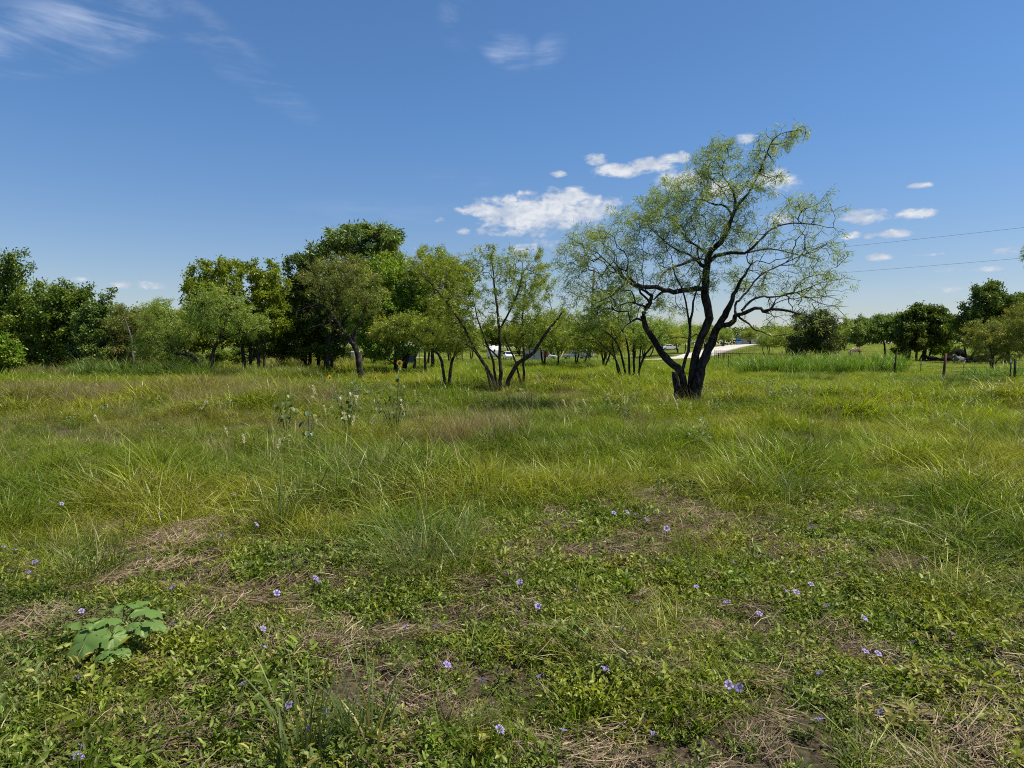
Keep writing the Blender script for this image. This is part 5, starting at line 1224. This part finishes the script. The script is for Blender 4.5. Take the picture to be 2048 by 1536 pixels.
# violet wildflowers
M['violet'] = leafy('violet', (.26, .20, .55), (.36, .28, .66), None, trans=.35)
M['stem_green'] = mat('stem_green', (.09, .12, .04), .7)
def make_flower():
    t = thing('violet_wildflower', 'small violet five-petalled wildflower above the low weeds', 'flower', (0,0,0), 0, 'violet wildflowers dotted over the weeds')
    V = []; Fc = []; tin = []
    for k in range(5):
        a = k*2*math.pi/5; o = len(V)
        def pt(r, da, z): return (r*math.cos(a + da), r*math.sin(a + da), z)
        V += [pt(.003,0,-.016), pt(.011,-.45,0), pt(.011,.45,0), pt(.021,-.5,.003), pt(.022,0,.001), pt(.021,.5,.003), pt(.0245,-.18,.0), pt(.0245,.18,.0)]
        Fc += [(o,o+1,o+2), (o+1,o+3,o+4), (o+1,o+4,o+2), (o+2,o+4,o+5), (o+3,o+6,o+4), (o+4,o+6,o+7), (o+4,o+7,o+5)]; tin += [.2,.5,.5,.7,.8,.7,1,1]
    fl = obj('corolla', mesh_np('corolla', V, np.array(Fc), {'tint': np.array(tin)*.9}), 'violet', t, loc=(0,0,.12)); fl.rotation_euler = (.5, .2, 0)
    MB().tube([(0,0,-.02),(.004,0,.06),(0,0,.108)], [.0016,.0014,.0022], 5).build('stem', 'stem_green', t)
    return t
FLW = [(476,1373),(582,1394),(148,1353),(522,1244),(523,1286),(338,1243),(258,1245),(346,1165),(168,1198),(557,1174),(622,1148),(637,1150),(897,1322),(969,1357),(1083,1347),(1085,1211),(1071,1193),(1035,1167),(1000,1440),(1127,1431),(1214,1329),(1273,1189),(1158,1164),(1459,1356),(1646,1326),(1601,1167),(1395,1157),(1567,1151),(1564,1161),(1656,1195),(1451,1198),(1520,1213),(1628,1146),(1720,1220),(1739,1281),(1760,1282),(1826,1258),(1895,1239),(1770,1393),(1622,1424),(614,1447),(640,1419),(165,1510),(149,1490),(60,1124),(75,1102),(15,1068),(35,1073),(305,1097),(447,1057),(467,1057),(123,960),(285,995),(336,988),(475,950),(475,1032),(1237,1005),(1229,1003),(1285,1007),(1257,1027),(1128,1048),(1330,1030),(1345,1107),(1430,1070),(1460,1105),(1647,1095),(1850,1103),(1665,1037),(880,1243),(805,1243),(1317,1455),(1487,1360)]
ff = make_flower()
for i, (u, v) in enumerate(FLW):
    o = ff if i == 0 else copy_tree(ff)
    tall = v < 1040
    p = on_plane(u, v, .42 if tall else .13); s = random.uniform(.7, 1.0)
    o.location = p; o.rotation_euler = (random.uniform(-.2, .35), random.uniform(-.3, .3), random.uniform(0, 6.28)); o.scale = (s, s, s*(3.2 if tall else 1.05))
    o.scale = (s, s, s)
    if tall:
        for c in o.children:
            if c.name.startswith('corolla'): c.location.z = .42
            else: c.scale = (1.3, 1.3, 3.75)

# broad-leaved weed
M['big_leaf'] = leafy('big_leaf', (.095, .175, .042), (.135, .215, .055), None, trans=.25, gloss=.03)
def lobed(seed, cup=.18):
    g = np.random.default_rng(seed); n = 34; V = [(0,0,0)]; 
    for ring, f in ((1, .5), (2, 1.0)):
        for k in range(n):
            a = -math.pi + 2*math.pi*(k + .5)/n
            r = (1 + .16*math.cos(2.5*a)*1.0 + .10*math.sin(a*5 + g.uniform(0, .5)) + (.08 if k % 2 else -.05))*(1 - .72*math.exp(-((abs(a) - math.pi)/.28)**2))*.52
            if f < 1: r = r*.55
            V.append((r*math.cos(a)*1.05 + .04*f, r*math.sin(a), (-.55*r*r + .09*abs(math.sin(a*2.5))*f + g.normal(0, .018)*f)))
    Fc = []; 
    for k in range(n - 1):
        Fc.append((0, 1 + k, 2 + k)); Fc += [(1 + k, 1 + n + k, 2 + n + k), (1 + k, 2 + n + k, 2 + k)]
    return mesh_np('leaf', V, np.array(Fc), {'tint': g.uniform(.2, .9, len(V))}, smooth=True)
bp = Vector((at(215, 1330, 3.4).x, 3.4, Hf(at(215, 1330, 3.4).x, 3.4)))
t = thing('broad_leaved_weed', 'weed with big dusty green lobed leaves shading the low ground cover', 'plant', bp[:])
LM = [lobed(500 + k) for k in range(4)]
for i, (u, v, D, px, yaw, tilt) in enumerate([(168,1296,3.38,64,-1.9,.75),(160,1254,3.55,50,2.6,.25),(212,1252,3.5,44,.6,.15),(226,1284,3.42,46,-.9,.7),(190,1262,3.46,30,-.4,.4),(250,1222,3.66,44,2.2,.15),(292,1232,3.6,46,.3,.35),(276,1216,3.72,34,1.4,.1),(264,1262,3.5,30,-2.2,.4),(286,1264,3.5,32,-1.0,.5),(310,1258,3.52,34,-.2,.4),(228,1318,3.36,38,-.9,.5),(206,1320,3.34,28,-2.3,.5),(247,1316,3.36,28,-.5,.4)]):
    D -= .14; p = at(u, v, D) - bp; p.z = max(p.z, .09) + .03; me = LM[i % 4]; s = px*D/F*1.1
    o = obj('leaf', me, 'big_leaf' if not me.materials else None, t, loc=p); o.scale = (s, s, s)
    o.rotation_euler = (0, 0, 0); o.matrix_basis = Matrix.Translation(p) @ Matrix.Rotation(yaw, 4, 'Z') @ Matrix.Rotation(tilt, 4, 'Y') @ Matrix.Scale(s, 4)
    q = Vector((p.x*.55, p.y*.6, max(.02, p.z*.7))); MB().tube([(0,0,-.02), q, p], [.004,.003,.0022], 5).build('petiole', 'stem_green', t)

# sunflowers
M['petal'] = leafy('petal', (.62, .36, .01), (.75, .48, .02), None, trans=.4)
M['disc'] = mat('disc', (.06, .025, .012), .9, 0, .4, 60)
M['grey_leaf'] = leafy('grey_leaf', (.075, .115, .045), (.125, .165, .075), None, trans=.3)
def heart(seed):
    g = np.random.default_rng(seed); V = [(0,0,0)]; n = 14
    for k in range(n):
        a = -math.pi*.92 + 2*math.pi*.92*k/(n-1); r = (.5 + .22*math.cos(a))*(1 + .05*(-1)**k); x = r*math.cos(a) + .3; y = r*math.sin(a)*.85
        V.append((x, y, -.35*x*x + .25*abs(y)))
    V[0] = (.3, 0, -.03); Fc = [(0, k, k+1) for k in range(1, n)] + [(0, n, 1)]
    return mesh_np('leaf', V, np.array(Fc), {'tint': g.random(len(V))}, smooth=True)
HM = [heart(520 + k) for k in range(3)]
def sunflower(u, D, stems, label, leaf_s=.082):
    """stems: (top offset x, y, height, list of leaf heights, flower?)"""
    p = gnd(u, D); t = thing('sunflower_plant', label, 'plant', p[:])
    for (dx, dy, h, nl, fl) in stems:
        nl = int(nl*1.2)
        pts = [Vector((dx*.1, dy*.1, -.05)), Vector((dx*.35, dy*.35, h*.4)), Vector((dx*.75, dy*.7, h*.8)), Vector((dx, dy, h))]
        MB().tube(pts, [.010,.008,.006,.005], 6).build('stem', 'stem_green', t, smooth=True)
        for k in range(nl):
            f = .35 + .6*(k + random.random()*.5)/nl; q = pts[0].lerp(pts[3], f); a = k*2.4 + random.random()*.7; ls = leaf_s*random.uniform(.7, 1.2)*(1.25 - .5*f)
            o = obj('leaf', HM[k % 3], 'grey_leaf' if not HM[k % 3].materials else None, t); d = Vector((math.cos(a), math.sin(a), .25))*random.uniform(.04, .12)
            o.matrix_basis = Matrix.Translation(q + d) @ Matrix.Rotation(a, 4, 'Z') @ Matrix.Rotation(random.uniform(.1, .7), 4, 'Y') @ Matrix.Scale(ls, 4)
            MB().tube([q, q + d*1.05], .0025, 4).build('petiole', 'stem_green', t)
        if fl:
            r = fl[0]; n = 15; V = []; Fc = []; tn = []
            for k in range(n):
                a = 2*math.pi*k/n + random.uniform(-.08, .08); o = len(V); rr = r*random.uniform(.88, 1.1); w = .17
                V += [(r*.38*math.cos(a-w), 0, r*.38*math.sin(a-w)), (r*.38*math.cos(a+w), 0, r*.38*math.sin(a+w)), (rr*.75*math.cos(a+w*.75), -.006, rr*.75*math.sin(a+w*.75)), (rr*math.cos(a), .004, rr*math.sin(a)), (rr*.75*math.cos(a-w*.75), -.006, rr*.75*math.sin(a-w*.75))]
                Fc += [(o,o+1,o+2), (o,o+2,o+4), (o+4,o+2,o+3)]; tn += [.3,.3,.7,1,.7]
            hd = obj('flower_head', mesh_np('flower_head', V, np.array(Fc), {'tint': np.array(tn)}), 'petal', t, loc=pts[3] + Vector((0, -.012, 0))); hd.rotation_euler = (fl[1], 0, fl[2])
            MB().tube([(0,.012,0),(0,-.006,0),(0,-.014,0)], [r*.3,r*.42,r*.25], 14).build('disc', 'disc', hd)
    return t
sunflower(790, 12.2, [(.10,-.1,1.27,8,(.062,-.25,.1)),(-.35,0,1.0,9,(.035,-.3,.5)),(-.12,.15,.85,9,None),(-.55,-.1,.95,8,(.03,-.5,-.6)),(.2,-.25,.75,7,None)], 'tallest sunflower plant with open yellow bloom and broad grey-green leaves')
sunflower(692, 12.0, [(-.28,-.05,1.06,4,(.055,-.2,1.1)),(.05,.05,.98,11,None),(.22,-.1,.92,11,None),(-.1,-.15,.85,10,None),(.1,.2,1.18,3,None)], 'bushy sunflower plant with one side-turned yellow bloom on a leaning stalk')
sunflower(570, 12.5, [(0,0,.98,11,None),(.14,.1,.85,9,None),(-.12,-.1,.75,8,None)], 'leafy sunflower plant without blooms at the edge of the brown seed grass', .09)
sunflower(613, 10.2, [(.02,0,.72,7,None),(.08,.05,.6,5,None)], 'short young sunflower plant with few leaves among the seed stalks', .09)
sunflower(1405, 18.8, [(.02,0,.78,5,(.06,-.3,-.2))], 'small sunflower with one yellow bloom beside the big mesquite trunk')
sunflower(678, 27, [(0,0,.85,4,(.07,-.2,.2))], 'sunflower with a single bloom near the olive-brown mesquite trunk')

# pale seed stalks
M['seed'] = leafy('seed', (.58, .50, .34), (.68, .60, .44), None, trans=.4)
M['dry_stem'] = mat('dry_stem', (.26, .23, .12), .8)
def make_stalk():
    t = thing('seed_stalk', 'tall dry grass stalk with pale feathery seed head', 'grass stalk', (0,0,0), 0, 'pale seed stalks in the meadow')
    MB().tube([(0,0,-.05),(.01,0,.4),(.05,0,.74)], [.0035,.003,.002], 5).build('stem', 'dry_stem', t)
    g = np.random.default_rng(9); n = 46; f = g.random(n); C = np.stack([.05 + f*.045 + g.normal(0, .007, n), g.normal(0, .008, n), .72 + f*.17], 1); D = unit(np.stack([g.normal(.2, .45, n), g.normal(0, .45, n), np.full(n, 1.)], 1))
    v, fc, ti = leaf_mesh(C, D, unit(g.normal(0, 1, (n, 3))), .05, .013, g.random(n)); obj('seed_head', mesh_np('seed_head', v, fc, {'tint': ti}), 'seed', t)
    return t
st0 = make_stalk(); SK = [(377,800,11),(210,830,10),(493,872,8.5),(541,882,8),(615,780,11.5),(647,772,12),(640,812,10),(648,815,10),(638,832,9.5),(700,825,10.2),(704,822,10.4),(694,836,9.6),(727,832,9.8),(715,795,11),(830,780,13),(825,808,11),(1085,750,17),(1110,752,17),(1183,800,13),(1245,797,13.5),(1252,792,14),(1330,792,14),(1345,800,13.5),(1362,808,13),(1390,806,13),(1420,800,13.5),(1610,848,11),(1617,850,10.8),(455,860,9),(180,770,15),(168,776,15),(1140,800,12.5),(1300,815,12)]
for i, (u, v, D) in enumerate(SK):
    o = st0 if i == 0 else copy_tree(st0)
    p = gnd(u, D); top = at(u, v, D).z - p.z; o.location = p; s = max(.45, top/.88); o.scale = (max(.8, s), max(.8, s), s); o.rotation_euler = (random.uniform(-.12, .12), random.uniform(-.1, .22), random.uniform(0, 6.28))
